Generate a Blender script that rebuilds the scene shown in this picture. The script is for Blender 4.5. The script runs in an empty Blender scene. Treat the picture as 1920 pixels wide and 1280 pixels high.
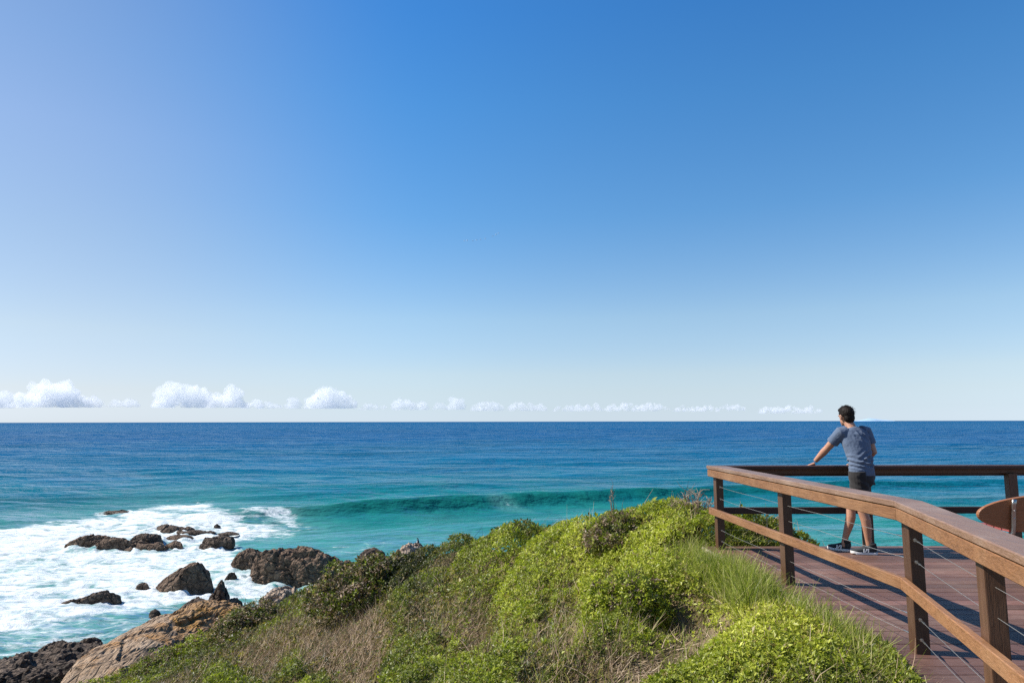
import bpy, bmesh, math, random
import numpy as np
from mathutils import Vector, Matrix
random.seed(7); RNG = np.random.default_rng(11)
S = bpy.context.scene
COL = S.collection
R = math.radians

# ------------------------------------------------------------------ camera
F = 1280.0; TH = math.atan(150 / 1280); H0 = 1.55; SEA = -10.45
cam = bpy.data.cameras.new('camera'); cam_o = bpy.data.objects.new('camera', cam); COL.objects.link(cam_o)
cam.sensor_width = 36; cam.lens = 24; cam.clip_start = 0.05; cam.clip_end = 300000
cam_o.location = (0, 0, H0)
cam_o.rotation_euler = (Matrix.Rotation(math.pi/2 + TH, 3, 'X') @ Matrix.Rotation(R(-0.12), 3, 'Z')).to_euler()
S.camera = cam_o

# ------------------------------------------------------------------ sky and sun
SUN = Vector((-1.05, 0.20, 1.0)).normalized()
wld = bpy.data.worlds.new('World'); S.world = wld; wld.use_nodes = True
wn = wld.node_tree.nodes; wl = wld.node_tree.links
sky = wn.new('ShaderNodeTexSky'); sky.sky_type = 'NISHITA'; sky.sun_disc = False
sky.sun_elevation = math.asin(SUN.z); sky.sun_rotation = math.atan2(SUN.x, SUN.y)
sky.altitude = 0; sky.air_density = 1.0; sky.dust_density = 0.0; sky.ozone_density = 2.5
wn['Background'].inputs[1].default_value = 0.087
# clear sea air: pull the model sky towards a clean saturated blue overhead and a pale blue (not yellow) horizon
_tc = wn.new('ShaderNodeTexCoord'); _sx = wn.new('ShaderNodeSeparateXYZ'); wl.new(_tc.outputs['Generated'], _sx.inputs[0])
_st = [(0.0, (.54, .72, 1.21)), (.005, (.56, .72, 1.18)), (.019, (.605, .72, 1.07)), (.042, (.716, .76, .96)), (.068, (.82, .82, .92)), (.147, (.88, .94, .97)), (.29, (.56, .92, 1.11)), (.433, (.42, .92, 1.22)), (.535, (.33, .87, 1.27)), (1.0, (.3, .8, 1.25))]
_sl = [(0.0, (.50, .62, 1.0)), (.005, (.52, .63, 1.0)), (.042, (.68, .66, .81)), (.118, (.906, .793, .767)), (.235, (.97, .885, .84)), (.356, (1.05, .975, .955)), (.446, (.98, .98, .99)), (1.0, (.9, .95, 1.0))]
def _ramp(st):
    rp = wn.new('ShaderNodeValToRGB'); wl.new(_sx.outputs[2], rp.inputs[0]); e = rp.color_ramp.elements
    while len(e) < len(st): e.new(.5)
    for k, (p, c) in enumerate(st): e[k].position = p; e[k].color = (*[v/2 for v in c], 1)
    return rp
_rp = _ramp(_st); _rl = _ramp(_sl)
_mr = wn.new('ShaderNodeMapRange'); _mr.interpolation_type = 'SMOOTHSTEP'; _mr.inputs[1].default_value = -.10; _mr.inputs[2].default_value = -.60; wl.new(_sx.outputs[0], _mr.inputs[0])
_m1 = wn.new('ShaderNodeMix'); _m1.data_type = 'RGBA'; wl.new(_mr.outputs[0], _m1.inputs[0]); wl.new(_rp.outputs[0], _m1.inputs[6]); wl.new(_rl.outputs[0], _m1.inputs[7])
_m2 = wn.new('ShaderNodeMix'); _m2.data_type = 'RGBA'; _m2.blend_type = 'MULTIPLY'; _m2.inputs[0].default_value = 1; wl.new(sky.outputs[0], _m2.inputs[6]); wl.new(_m1.outputs[2], _m2.inputs[7])
_m3 = wn.new('ShaderNodeMix'); _m3.data_type = 'RGBA'; _m3.blend_type = 'ADD'; _m3.inputs[0].default_value = 1; wl.new(_m2.outputs[2], _m3.inputs[6]); wl.new(_m2.outputs[2], _m3.inputs[7])
wl.new(_m3.outputs[2], wn['Background'].inputs[0])
sun = bpy.data.lights.new('sun', 'SUN'); sun_o = bpy.data.objects.new('sun', sun); COL.objects.link(sun_o)
sun.energy = 5.0; sun.angle = R(0.53); sun.color = (1.0, 0.95, 0.87)
sun_o.rotation_euler = SUN.to_track_quat('Z', 'Y').to_euler(); sun_o.location = (-20, 5, 20)
S.view_settings.view_transform = 'Standard'; S.view_settings.look = 'None'
S.view_settings.exposure = 0.7; S.view_settings.gamma = 1.0; S.view_settings.use_curve_mapping = False
S.cycles.use_denoising = False; S.cycles.sample_clamp_indirect = 2.5; S.cycles.volume_bounces = 16; S.cycles.max_bounces = 32; S.cycles.diffuse_bounces = 4; S.cycles.glossy_bounces = 4; S.cycles.transmission_bounces = 6; S.cycles.transparent_max_bounces = 16

# ------------------------------------------------------------------ photograph <-> world helpers
def ray(px, py):
    a = (px - 960) / F; b = -(py - 640) / F
    return np.array([a, math.cos(TH) - b*math.sin(TH), math.sin(TH) + b*math.cos(TH)])
def at_y(px, py, d):
    r = ray(px, py); return r*(d/r[1]) + np.array([0, 0, H0])
def at_z(px, py, z):
    r = ray(px, py); return r*((z - H0)/r[2]) + np.array([0, 0, H0])
def proj(x, y, z):
    z = z - H0; dep = y*math.cos(TH) + z*math.sin(TH); up = -y*math.sin(TH) + z*math.cos(TH)
    dep = np.maximum(dep, 0.05)
    return 960 + F*x/dep, 640 - F*up/dep

# ------------------------------------------------------------------ numpy noise
PERM = np.random.default_rng(3).permutation(512).astype(np.int64); PERM = np.concatenate([PERM, PERM, PERM])
GR = np.random.default_rng(4).normal(size=(512, 3)); GR /= np.linalg.norm(GR, axis=1)[:, None]
def perlin(x, y, z=0.0):
    x, y, z = np.broadcast_arrays(np.asarray(x, float), np.asarray(y, float), np.asarray(z, float))
    xi = np.floor(x).astype(np.int64); yi = np.floor(y).astype(np.int64); zi = np.floor(z).astype(np.int64)
    xf, yf, zf = x - xi, y - yi, z - zi
    f = lambda t: t*t*t*(t*(t*6 - 15) + 10)
    u, v, w = f(xf), f(yf), f(zf); out = 0
    for i in (0, 1):
        for j in (0, 1):
            for k in (0, 1):
                g = GR[PERM[(PERM[(PERM[(xi+i) & 511] + yi + j) & 511] + zi + k) & 511]]
                d = g[..., 0]*(xf-i) + g[..., 1]*(yf-j) + g[..., 2]*(zf-k)
                out = out + d*(u if i else 1-u)*(v if j else 1-v)*(w if k else 1-w)
    return out*1.6
def fbm(x, y, z=0.0, o=4, g=0.5):
    s = 0; a = 1; n = 0
    for i in range(o):
        s = s + a*perlin(x*2**i + 17*i, y*2**i - 9*i, z*2**i + 5*i); n += a; a *= g
    return s/n
def hsh(i, j, k, s):
    return PERM[(PERM[(PERM[(i + s) & 511] + j) & 511] + k) & 511]/512.0
def worley3(p):
    i0 = np.floor(p).astype(np.int64); f1 = np.full(len(p), 9.0); f2 = f1.copy(); cid = np.zeros(len(p))
    for i in (-1, 0, 1):
        for j in (-1, 0, 1):
            for k in (-1, 0, 1):
                c = i0 + np.array([i, j, k]); h = [hsh(c[:, 0], c[:, 1], c[:, 2], s) for s in (0, 71, 133, 29)]
                d = np.sqrt(((c + np.stack(h[:3], 1) - p)**2).sum(1))
                n = d < f1; f2 = np.where(n, f1, np.minimum(f2, d)); cid = np.where(n, h[3], cid); f1 = np.where(n, d, f1)
    return f1, f2, cid
def domes(x, y, cell, seed):
    """height field of rounded clumps, one per cell"""
    X = x/cell; Y = y/cell; i0 = np.floor(X).astype(np.int64); j0 = np.floor(Y).astype(np.int64); h = np.zeros_like(X)
    for i in (-1, 0, 1):
        for j in (-1, 0, 1):
            ci, cj = i0+i, j0+j; a, b, c, e = [hsh(ci, cj, 0*ci + seed, s) for s in (1, 50, 99, 140)]
            d2 = (ci + a - X)**2 + (cj + b - Y)**2; r = 0.45 + 0.5*c
            h = np.maximum(h, (0.4 + 0.6*e)*np.sqrt(np.maximum(0, 1 - d2/r**2)))
    return h
def sstep(a, b, x):
    t = np.clip((x - a)/(b - a), 0, 1); return t*t*(3 - 2*t)

# ------------------------------------------------------------------ mesh helpers
def mesh_np(name, V, Fc, mat=None, col=None, attrs=None, smooth=False):
    me = bpy.data.meshes.new(name); V = np.ascontiguousarray(V, np.float32); k = Fc.shape[1]; m = len(Fc)
    me.vertices.add(len(V)); me.vertices.foreach_set('co', V.ravel())
    me.loops.add(m*k); me.loops.foreach_set('vertex_index', np.ascontiguousarray(Fc, np.int32).ravel())
    me.polygons.add(m); me.polygons.foreach_set('loop_start', np.arange(0, m*k, k, dtype=np.int32))
    me.polygons.foreach_set('use_smooth', np.full(m, smooth, bool))
    me.update(calc_edges=True)
    if col is not None:
        a = me.color_attributes.new('col', 'FLOAT_COLOR', 'POINT')
        c4 = np.ones((len(V), 4), np.float32); c4[:, :3] = col; a.data.foreach_set('color', c4.ravel())
    for n, v in (attrs or {}).items():
        a = me.attributes.new(n, 'FLOAT', 'POINT'); a.data.foreach_set('value', np.ascontiguousarray(v, np.float32))
    if mat: me.materials.append(mat)
    return me
def link(name, me, parent=None, loc=None):
    o = bpy.data.objects.new(name, me); COL.objects.link(o)
    if parent: o.parent = parent
    if loc is not None: o.location = loc
    return o
def tag(o, label=None, cat=None, group=None, kind=None):
    if label: o['label'] = label
    if cat: o['category'] = cat
    if group: o['group'] = group
    if kind: o['kind'] = kind
    return o
def thing(name, loc, label, cat, group=None):
    return tag(link(name, None, loc=loc), label, cat, group)
class MB:
    """collects shapes for ONE mesh (coordinates relative to org)"""
    def __init__(s, org=(0, 0, 0)): s.v = []; s.f = []; s.o = np.array(org, float)
    def add(s, V, Fs):
        n = len(s.v); s.v += [tuple(np.array(p, float) - s.o) for p in V]; s.f += [tuple(i + n for i in f) for f in Fs]
    def box(s, c, d, M=None):
        V = [Vector(((i-.5)*d[0], (j-.5)*d[1], (k-.5)*d[2])) for i in (0, 1) for j in (0, 1) for k in (0, 1)]
        if M: V = [M @ p for p in V]
        s.add([p + Vector(c) for p in V], [(0, 1, 3, 2), (4, 6, 7, 5), (0, 4, 5, 1), (2, 3, 7, 6), (0, 2, 6, 4), (1, 5, 7, 3)])
    def tube(s, P, r, n=8, u=None, cap=True):
        """rings along P; r: radius or (ru, rv) per point; u: side direction per point or None"""
        P = [Vector(p) for p in P]; m = len(P); V = []
        if not isinstance(r, (list, tuple)): r = [r]*m
        pu = None
        for i, p in enumerate(P):
            t = (P[min(i+1, m-1)] - P[max(i-1, 0)]).normalized()
            if u is not None: a = Vector(u[i] if isinstance(u, list) else u)
            else: a = pu or (Vector((0, 0, 1)) if abs(t.z) < .9 else Vector((1, 0, 0)))
            a = (a - t*a.dot(t)).normalized(); pu = a; b = t.cross(a)
            ra, rb = r[i] if isinstance(r[i], (list, tuple)) else (r[i], r[i])
            V += [p + a*(ra*math.cos(2*math.pi*k/n)) + b*(rb*math.sin(2*math.pi*k/n)) for k in range(n)]
        Fs = [(i*n+k, i*n+(k+1) % n, (i+1)*n+(k+1) % n, (i+1)*n+k) for i in range(m-1) for k in range(n)]
        if cap: Fs += [tuple(range(n-1, -1, -1)), tuple((m-1)*n + k for k in range(n))]
        s.add(V, Fs)
    def ball(s, c, r, M=None, n=12):
        c = Vector(c); V = []; Fs = []
        for i in range(n+1):
            for k in range(2*n):
                a = math.pi*i/n; b = math.pi*k/n
                p = Vector((r[0]*math.sin(a)*math.cos(b), r[1]*math.sin(a)*math.sin(b), r[2]*math.cos(a))); V.append(c + (M @ p if M else p))
        for i in range(n):
            for k in range(2*n): Fs.append((i*2*n+k, (i+1)*2*n+k, (i+1)*2*n+(k+1) % (2*n), i*2*n+(k+1) % (2*n)))
        s.add(V, Fs)
    def mesh(s, name, mat=None, smooth=False, bevel=0, remesh=0, smooth_it=0):
        me = bpy.data.meshes.new(name); me.from_pydata(s.v, [], s.f); me.validate()
        bm = bmesh.new(); bm.from_mesh(me)
        if remesh: bmesh.ops.remove_doubles(bm, verts=bm.verts, dist=1e-5)
        bmesh.ops.recalc_face_normals(bm, faces=bm.faces)
        if bevel: bmesh.ops.bevel(bm, geom=list(bm.edges), offset=bevel, segments=2, profile=.6, affect='EDGES', clamp_overlap=True)
        bm.to_mesh(me); bm.free()
        if remesh:
            o = bpy.data.objects.new('tmp', me); COL.objects.link(o)
            md = o.modifiers.new('r', 'REMESH'); md.mode = 'VOXEL'; md.voxel_size = remesh
            if smooth_it: ms = o.modifiers.new('s', 'SMOOTH'); ms.iterations = smooth_it; ms.factor = .5
            dg = bpy.context.evaluated_depsgraph_get(); m2 = bpy.data.meshes.new_from_object(o.evaluated_get(dg))
            bpy.data.objects.remove(o); bpy.data.meshes.remove(me); me = m2; me.name = name
        me.materials.clear()
        if mat: me.materials.append(mat)
        me.polygons.foreach_set('use_smooth', np.full(len(me.polygons), smooth, bool)); me.update()
        return me
    def build(s, name, mat, parent=None, loc=None, **k): return link(name, s.mesh(name, mat, **k), parent, loc)

# ------------------------------------------------------------------ material helpers
def M_(name):
    m = bpy.data.materials.new(name); m.use_nodes = True; nt = m.node_tree
    return m, nt, nt.nodes['Principled BSDF'], nt.nodes['Material Output']
def N(nt, t, **k):
    n = nt.nodes.new(t)
    for a, v in k.items():
        if a.startswith('i_'): n.inputs[a[2:].replace('_', ' ')].default_value = v
        else: setattr(n, a, v)
    return n
def L(nt, a, b): nt.links.new(a, b)
def ramp(nt, fac, stops):
    r = nt.nodes.new('ShaderNodeValToRGB'); e = r.color_ramp.elements
    while len(e) < len(stops): e.new(.5)
    for i, (p, c) in enumerate(stops): e[i].position = p; e[i].color = (*c, 1) if len(c) == 3 else c
    L(nt, fac, r.inputs[0]); return r.outputs[0]
def noise(nt, vec, scale, detail=4, rough=.55, dist=0.0):
    n = N(nt, 'ShaderNodeTexNoise'); n.inputs['Scale'].default_value = scale; n.inputs['Detail'].default_value = detail
    n.inputs['Roughness'].default_value = rough; n.inputs['Distortion'].default_value = dist
    if vec is not None: L(nt, vec, n.inputs['Vector'])
    return n.outputs[0]
def mathn(nt, op, a, b=None, c=None, clamp=False):
    n = nt.nodes.new('ShaderNodeMath'); n.operation = op; n.use_clamp = clamp
    for i, v in enumerate((a, b, c)):
        if v is None: continue
        if isinstance(v, (int, float)): n.inputs[i].default_value = v
        else: L(nt, v, n.inputs[i])
    return n.outputs[0]
def mix(nt, fac, a, b, bt='MIX'):
    n = nt.nodes.new('ShaderNodeMix'); n.data_type = 'RGBA'; n.blend_type = bt
    if isinstance(fac, (int, float)): n.inputs[0].default_value = fac
    else: L(nt, fac, n.inputs[0])
    for k, v in ((6, a), (7, b)):
        if isinstance(v, tuple): n.inputs[k].default_value = (*v, 1)
        else: L(nt, v, n.inputs[k])
    return n.outputs[2]
def mapping(nt, vec, scale=(1, 1, 1), rot=(0, 0, 0)):
    m = nt.nodes.new('ShaderNodeMapping'); m.inputs['Scale'].default_value = scale; m.inputs['Rotation'].default_value = rot
    L(nt, vec, m.inputs['Vector']); return m.outputs[0]
def bump(nt, h, strength, dist, normal=None):
    b = nt.nodes.new('ShaderNodeBump'); b.inputs['Strength'].default_value = strength; b.inputs['Distance'].default_value = dist
    L(nt, h, b.inputs['Height'])
    if normal is not None: L(nt, normal, b.inputs['Normal'])
    return b.outputs[0]
def geo_pos(nt): return nt.nodes.new('ShaderNodeNewGeometry').outputs['Position']
def objc(nt): return nt.nodes.new('ShaderNodeTexCoord').outputs['Object']

def mat_leaf(name, transl=.35, rough=.45, spec=.35):
    m, nt, p, out = M_(name); a = N(nt, 'ShaderNodeVertexColor', layer_name='col')
    L(nt, a.outputs[0], p.inputs['Base Color']); p.inputs['Roughness'].default_value = rough; p.inputs['Specular IOR Level'].default_value = spec
    t = N(nt, 'ShaderNodeBsdfTranslucent'); L(nt, mix(nt, 1.0, a.outputs[0], (1.0, 1.15, .6), 'MULTIPLY'), t.inputs[0])
    x = N(nt, 'ShaderNodeMixShader'); x.inputs[0].default_value = transl
    L(nt, p.outputs[0], x.inputs[1]); L(nt, t.outputs[0], x.inputs[2]); L(nt, x.outputs[0], out.inputs[0]); return m
def mat_wood(name, c0, c1, grain_axis=0, rough=.5, stain=(.25, .15, .1), use_col=False, spec=.35):
    m, nt, p, out = M_(name); pos = geo_pos(nt)
    sc = [14, 14, 14]; sc[grain_axis] = 1.1
    g = noise(nt, mapping(nt, pos, tuple(sc)), 3.0, 6, .6, .6); f = noise(nt, mapping(nt, pos, tuple(v*4 for v in sc)), 3.0, 3, .6)
    c = mix(nt, mathn(nt, 'MULTIPLY_ADD', mathn(nt, 'SUBTRACT', mathn(nt, 'MULTIPLY_ADD', f, .5, mathn(nt, 'MULTIPLY', g, .5)), .5), 1.9, .55, clamp=True), c0, c1)
    w = noise(nt, pos, 2.3, 4, .6); oi = N(nt, 'ShaderNodeObjectInfo'); ov = mathn(nt, 'MULTIPLY_ADD', oi.outputs['Random'], .40, .80); oc = N(nt, 'ShaderNodeCombineColor'); [L(nt, ov, oc.inputs[k]) for k in range(3)]; c = mix(nt, 1.0, c, oc.outputs[0], 'MULTIPLY')
    c = mix(nt, mathn(nt, 'MULTIPLY', mathn(nt, 'SUBTRACT', w, .48, clamp=True), 2.2, clamp=True), c, stain)
    if use_col:
        a = N(nt, 'ShaderNodeVertexColor', layer_name='col'); c = mix(nt, 1.0, c, a.outputs[0], 'MULTIPLY')
    L(nt, c, p.inputs['Base Color']); p.inputs['Specular IOR Level'].default_value = spec
    L(nt, mathn(nt, 'MULTIPLY_ADD', g, .25, rough - .12), p.inputs['Roughness'])
    L(nt, bump(nt, mathn(nt, 'ADD', g, mathn(nt, 'MULTIPLY', f, .8)), .7, .005), p.inputs['Normal']); return m
def mat_plain(name, c, rough=.5, metal=0.0, nscale=30, var=.25, bmp=.1, spec=.5):
    m, nt, p, out = M_(name); n = noise(nt, objc(nt), nscale, 4)
    L(nt, mix(nt, n, tuple(v*(1-var) for v in c), tuple(min(1, v*(1+var)) for v in c)), p.inputs['Base Color'])
    p.inputs['Roughness'].default_value = rough; p.inputs['Metallic'].default_value = metal; p.inputs['Specular IOR Level'].default_value = spec
    L(nt, bump(nt, n, bmp, .01), p.inputs['Normal']); return m
def mat_rock(name, dark, mid, light, patch=None, scale=1.0, strat=None):
    m, nt, p, out = M_(name); pos = geo_pos(nt)
    if strat: pos2 = mapping(nt, pos, strat[0], strat[1])
    else: pos2 = pos
    a = noise(nt, pos2, 1.3*scale, 8, .68, .4); b = noise(nt, pos2, 6*scale, 6, .7)
    v = N(nt, 'ShaderNodeTexVoronoi', feature='DISTANCE_TO_EDGE'); v.inputs['Scale'].default_value = 1.6*scale
    L(nt, mix(nt, .12, pos2, N(nt, 'ShaderNodeTexNoise').outputs[1]), v.inputs['Vector'])
    f = mathn(nt, 'MULTIPLY_ADD', b, .5, mathn(nt, 'MULTIPLY', a, .6))
    c = ramp(nt, f, [(.34, dark), (.52, mid), (.72, light)])
    if patch:
        q = noise(nt, pos, .55, 5, .6); c = mix(nt, mathn(nt, 'MULTIPLY', mathn(nt, 'SUBTRACT', q, .5, clamp=True), 6, clamp=True), c, patch)
    crack = mathn(nt, 'MULTIPLY', v.outputs['Distance'], 9, clamp=True)
    c = mix(nt, mathn(nt, 'MULTIPLY_ADD', crack, -.6, .6), c, tuple(x*.45 for x in dark))
    L(nt, c, p.inputs['Base Color']); p.inputs['Roughness'].default_value = .8; p.inputs['Specular IOR Level'].default_value = .25
    h = mathn(nt, 'ADD', mathn(nt, 'MULTIPLY', crack, .35), mathn(nt, 'ADD', a, mathn(nt, 'MULTIPLY', b, .5)))
    L(nt, bump(nt, h, .9, .22/scale), p.inputs['Normal']); return m

# ------------------------------------------------------------------ terrain: grassy headland falling to the sea
GP = [(1330,1000,9.3),(1230,1004,11),(1285,1006,10.2),(1100,1022,14.5),(900,1034,20),(790,1085,26),(720,1100,30),(640,1125,34),(540,1165,36.5),(450,1200,38),(372,1222,37),(300,1264,33.5),(170,1290,31),
(1260,1280,5),(1420,1180,5.5),(1380,1090,7.5),(1100,1280,5.6),(960,1280,7),(960,1150,10.5),(960,1060,15.5),(1150,1100,9.5),(1150,1030,12),
(700,1280,11),(700,1160,18),(700,1125,25),(500,1280,16),(500,1190,25),(310,1290,23),(350,1252,29),(190,1292,29)]
WP = [(2.5,9,-.1),(2.6,7,-.1),(2.6,5,-.08),(2.0,3,-.05),(1.2,1,-.05),(0,0,-.05),(0,-6,0),(6,-6,0),(-5,-3,-1),(3.5,7,-.5),(6,6,-.6),(9,8,-1),(5,9,-.9),(5,12,-3.5),(9,12,-3.8),(14,6,-1.5),
(3.4,10.2,-.35),(2.4,13,-2.0),(2.,19,-5.5),(1,27,-9.),(-2,36,-11),(-7,43,-12),(-13,45,-12),(-19,47,-13),(-24,43,-12.5),(-23,37,-12),(-21,31,-11.5),(-30,33,-13),(-35,25,-13),(10,20,-11),(20,12,-9),(20,25,-14),(10,40,-15),(-5,52,-15),(-40,50,-16),(-40,15,-12.5),(-22,22,-10),(-25,5,-8),(-12,12,-4.6),(-12,5,-3.2),(-25,-8,-6),(-7,4,-1.9),(22,-8,0)]
CP = np.array([at_y(*g) for g in GP] + [np.array(w) for w in WP], float)
def tk(a, b):
    d2 = ((a[:, None] - b[None])**2).sum(-1) + 1e-9; return .5*d2*np.log(d2)
_n = len(CP); _A = np.zeros((_n+3, _n+3)); _A[:_n, :_n] = tk(CP[:, :2], CP[:, :2]) + .2*np.eye(_n)
_A[:_n, _n] = 1; _A[:_n, _n+1:] = CP[:, :2]; _A[_n:, :_n] = _A[:_n, _n:].T
_W = np.linalg.solve(_A, np.concatenate([CP[:, 2], [0, 0, 0]]))
TGX = np.arange(-45, 26, .2); TGY = np.arange(-8, 53, .2); TX, TY = np.meshgrid(TGX, TGY)
_q = np.stack([TX.ravel(), TY.ravel()], 1)
TZ = np.concatenate([tk(_q[i:i+20000], CP[:, :2]) @ _W[:_n] + _W[_n] + _q[i:i+20000] @ _W[_n+1:] for i in range(0, len(_q), 20000)]).reshape(TX.shape)
# wash-outs: a hollow under the bank and a worn sandy gully near the camera
def at_ground(px, py):
    r = ray(px, py); d = np.arange(3, 52, .03); k = d/r[1]; P = r[None]*k[:, None] + np.array([0, 0, H0])
    h = np.nonzero(P[:, 2] < tz(P[:, 0], P[:, 1]))[0]; return P[h[0]] if len(h) else P[-1]
def tz(x, y):
    fx = np.clip((np.asarray(x) + 45)/.2, 0, len(TGX)-1.001); fy = np.clip((np.asarray(y) + 8)/.2, 0, len(TGY)-1.001)
    j = fx.astype(int); i = fy.astype(int); u = fx-j; v = fy-i
    return (TZ[i, j]*(1-u) + TZ[i, j+1]*u)*(1-v) + (TZ[i+1, j]*(1-u) + TZ[i+1, j+1]*u)*v
HOL = at_ground(1268, 1135); GUL = [at_ground(1300, 1175), at_ground(1235, 1225), at_ground(1165, 1275), at_ground(1120, 1279)]
def gully(x, y):
    d = np.full(np.shape(x), 9.0)
    for a, b in zip(GUL[:-1], GUL[1:]):
        a2, b2 = a[:2], b[:2]; ab = b2-a2; t = np.clip(((x-a2[0])*ab[0] + (y-a2[1])*ab[1])/(ab@ab), 0, 1)
        d = np.minimum(d, np.hypot(x - a2[0] - t*ab[0], y - a2[1] - t*ab[1]))
    return d
TZ = TZ - .60*np.exp(-((TX-HOL[0])/.34)**2 - ((TY-HOL[1])/.40)**2) - .26*np.exp(-(gully(TX, TY)/.40)**2)
TZ = TZ + .10*fbm(TX*.9, TY*.9, 0, 4)*np.clip(np.hypot(TX, TY)/8, .2, 1)
_i = np.arange(TX.size).reshape(TX.shape)
m, nt, p, out = M_('earth'); pos = geo_pos(nt)
c = ramp(nt, noise(nt, mapping(nt, pos, (1.6, .6, 1), (0, 0, -.3)), 2.2, 8, .65), [(.3, (.045, .04, .016)), (.5, (.13, .10, .05)), (.7, (.27, .2, .12))])
L(nt, c, p.inputs['Base Color']); p.inputs['Roughness'].default_value = .9; p.inputs['Specular IOR Level'].default_value = .1
L(nt, bump(nt, noise(nt, pos, 14, 8, .7), .8, .06), p.inputs['Normal']); MEARTH = m
g_me = mesh_np('hillside', np.stack([TX.ravel(), TY.ravel(), TZ.ravel()], 1), np.stack([_i[:-1, :-1].ravel(), _i[:-1, 1:].ravel(), _i[1:, 1:].ravel(), _i[1:, :-1].ravel()], 1), MEARTH, smooth=True)
tag(link('hillside', g_me), kind='structure')

# ------------------------------------------------------------------ rocks
MR_DARK = mat_rock('volcanic_rock', (.036, .022, .014), (.118, .073, .046), (.28, .195, .132), scale=1.1)
MR_WET = mat_rock('wet_rock', (.020, .014, .011), (.076, .052, .037), (.215, .155, .112), scale=1.0)
MR_TAN = mat_rock('tan_rock', (.13, .085, .05), (.32, .22, .14), (.46, .35, .25), patch=(.36, .17, .04), scale=.8, strat=((2.2, .55, 1.6), (0, 0, -.55)))
MR_ORANGE = mat_rock('lichen_rock', (.12, .06, .025), (.33, .19, .08), (.43, .30, .2), patch=(.42, .21, .03), scale=.9, strat=((2.0, .6, 1.4), (0, 0, -.5)))
MR_PALE = mat_rock('pale_rock', (.16, .11, .08), (.38, .28, .2), (.52, .42, .34), scale=1.4)
ROCKS = []
def ico(n):
    bm = bmesh.new(); bmesh.ops.create_icosphere(bm, subdivisions=n, radius=1); V = np.array([v.co[:] for v in bm.verts]); Fs = np.array([[v.index for v in f.verts] for f in bm.faces]); bm.free(); return V, Fs
ICO6 = ico(6); ICO5 = ico(5)
def chisel(P, W, D, H, seed, cuts=22):
    rg = np.random.default_rng(seed*13 + 5); sc = np.array([W/2, D/2, H]); Q = P/sc
    for k in range(cuts):
        n = rg.normal(size=3); n[2] = abs(n[2])*.8; n /= np.linalg.norm(n); t = (Q @ n); d = t.max()*rg.uniform(.78, .95); Q = Q - n[None]*np.maximum(0, t - d)[:, None]*.92
    return Q*sc
def rock(label, c, W, D, H, prof, mat, seed, rotz=0.0, rough=.16, cell=.9, sq=2.6, tilt=(0, 0), hi=True, group=None, up=.35, name='rock', cuts=22):
    """c: middle of the waterline/ground contact; prof: silhouette heights left to right; H above the contact, `up` of H below it"""
    V, Fs = ICO6 if hi else ICO5
    V = V.copy(); s = (np.abs(V)**sq).sum(1)**(-1/sq); V *= s[:, None]
    u = (V[:, 0] + 1)/2; px = np.array([a for a, _ in prof]); ph = np.array([b for _, b in prof]); h = np.interp(u, px, ph)
    z = np.where(V[:, 2] > 0, V[:, 2]*h, V[:, 2]*up)*H
    P = np.stack([V[:, 0]*W/2, V[:, 1]*D/2, z], 1); P = chisel(P, W, D, H, seed, cuts); sz = (W*D*H)**(1/3)
    q = P/(sz*cell) + seed*7.3
    f1, f2, cid = worley3(q); g1, g2, gid = worley3(q*2.7 + 3.1)
    nrm = P/np.array([W*W, D*D, H*H*1.5]); nrm /= np.linalg.norm(nrm, axis=1)[:, None] + 1e-9
    w = fbm(q[:, 0]*.8, q[:, 1]*.8, q[:, 2]*.8, 3)
    dsp = rough*sz*(.7*w + .9*(cid - .5) + .45*np.minimum(f2 - f1, .35) + .4*(gid - .5) + .25*np.minimum(g2 - g1, .3)) + rough*.45*sz*fbm(q[:, 0]*6, q[:, 1]*6, q[:, 2]*6, 4, .65)
    P = P + nrm*dsp[:, None]*np.array([.8, .8, 1.0])
    P[:, 0] *= W/2/np.abs(P[:, 0]).max(); P[:, 1] *= D/2/np.abs(P[:, 1]).max(); P[:, 2] = np.where(P[:, 2] > 0, P[:, 2]*H/P[:, 2].max(), P[:, 2])
    Mx = np.array(Matrix.Rotation(rotz, 3, 'Z') @ Matrix.Rotation(tilt[0], 3, 'X') @ Matrix.Rotation(tilt[1], 3, 'Y')); P = P @ Mx.T
    o = link(name, mesh_np(name, P, Fs, mat), loc=c); tag(o, label, 'rock', group); ROCKS.append((c[0], c[1], W, D)); return o
def srock(label, x0, x1, yt, yb, prof, mat=None, seed=1, dk=.6, **k):
    """sea rock from its box in the photograph, standing where its waterline meets the sea"""
    f = at_z((x0+x1)/2, yb, SEA); dist = f[1]; sc = dist*1.02/F; W = (x1-x0)*sc; H = (yb-yt)*sc*1.03; D = min(W*dk, H*3.0)
    yc = f[1] + D*.42; sc2 = (yc)/dist; H = max(.20, H*.92 - D*.13)
    return rock(label, (f[0]*sc2, yc, SEA), W*sc2*1.13, D, H*1.04, prof, mat or MR_DARK, seed, **k)
srock('pointed brown rock leaning right at the left end of the foam-ringed reef', 130, 194, 998, 1025, [(0, .15), (.3, .45), (.75, .95), (.88, 1), (1, .5)], seed=1, rotz=.15)
srock('lumpy mid-brown rock of the reef just right of the pointed leaning rock', 172, 250, 1000, 1029, [(0, .3), (.2, .7), (.35, 1), (.6, .75), (1, .8)], seed=2)
srock('dark square-topped block at the middle of the reef', 244, 304, 995, 1020, [(0, .9), (.2, 1), (.7, .95), (1, .8)], MR_WET, seed=3, sq=4)
srock('low pale-topped rock in front of the dark square-topped reef block', 234, 308, 1011, 1029, [(0, .5), (.3, .8), (.6, .7), (.85, 1), (1, .5)], seed=4)
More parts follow.
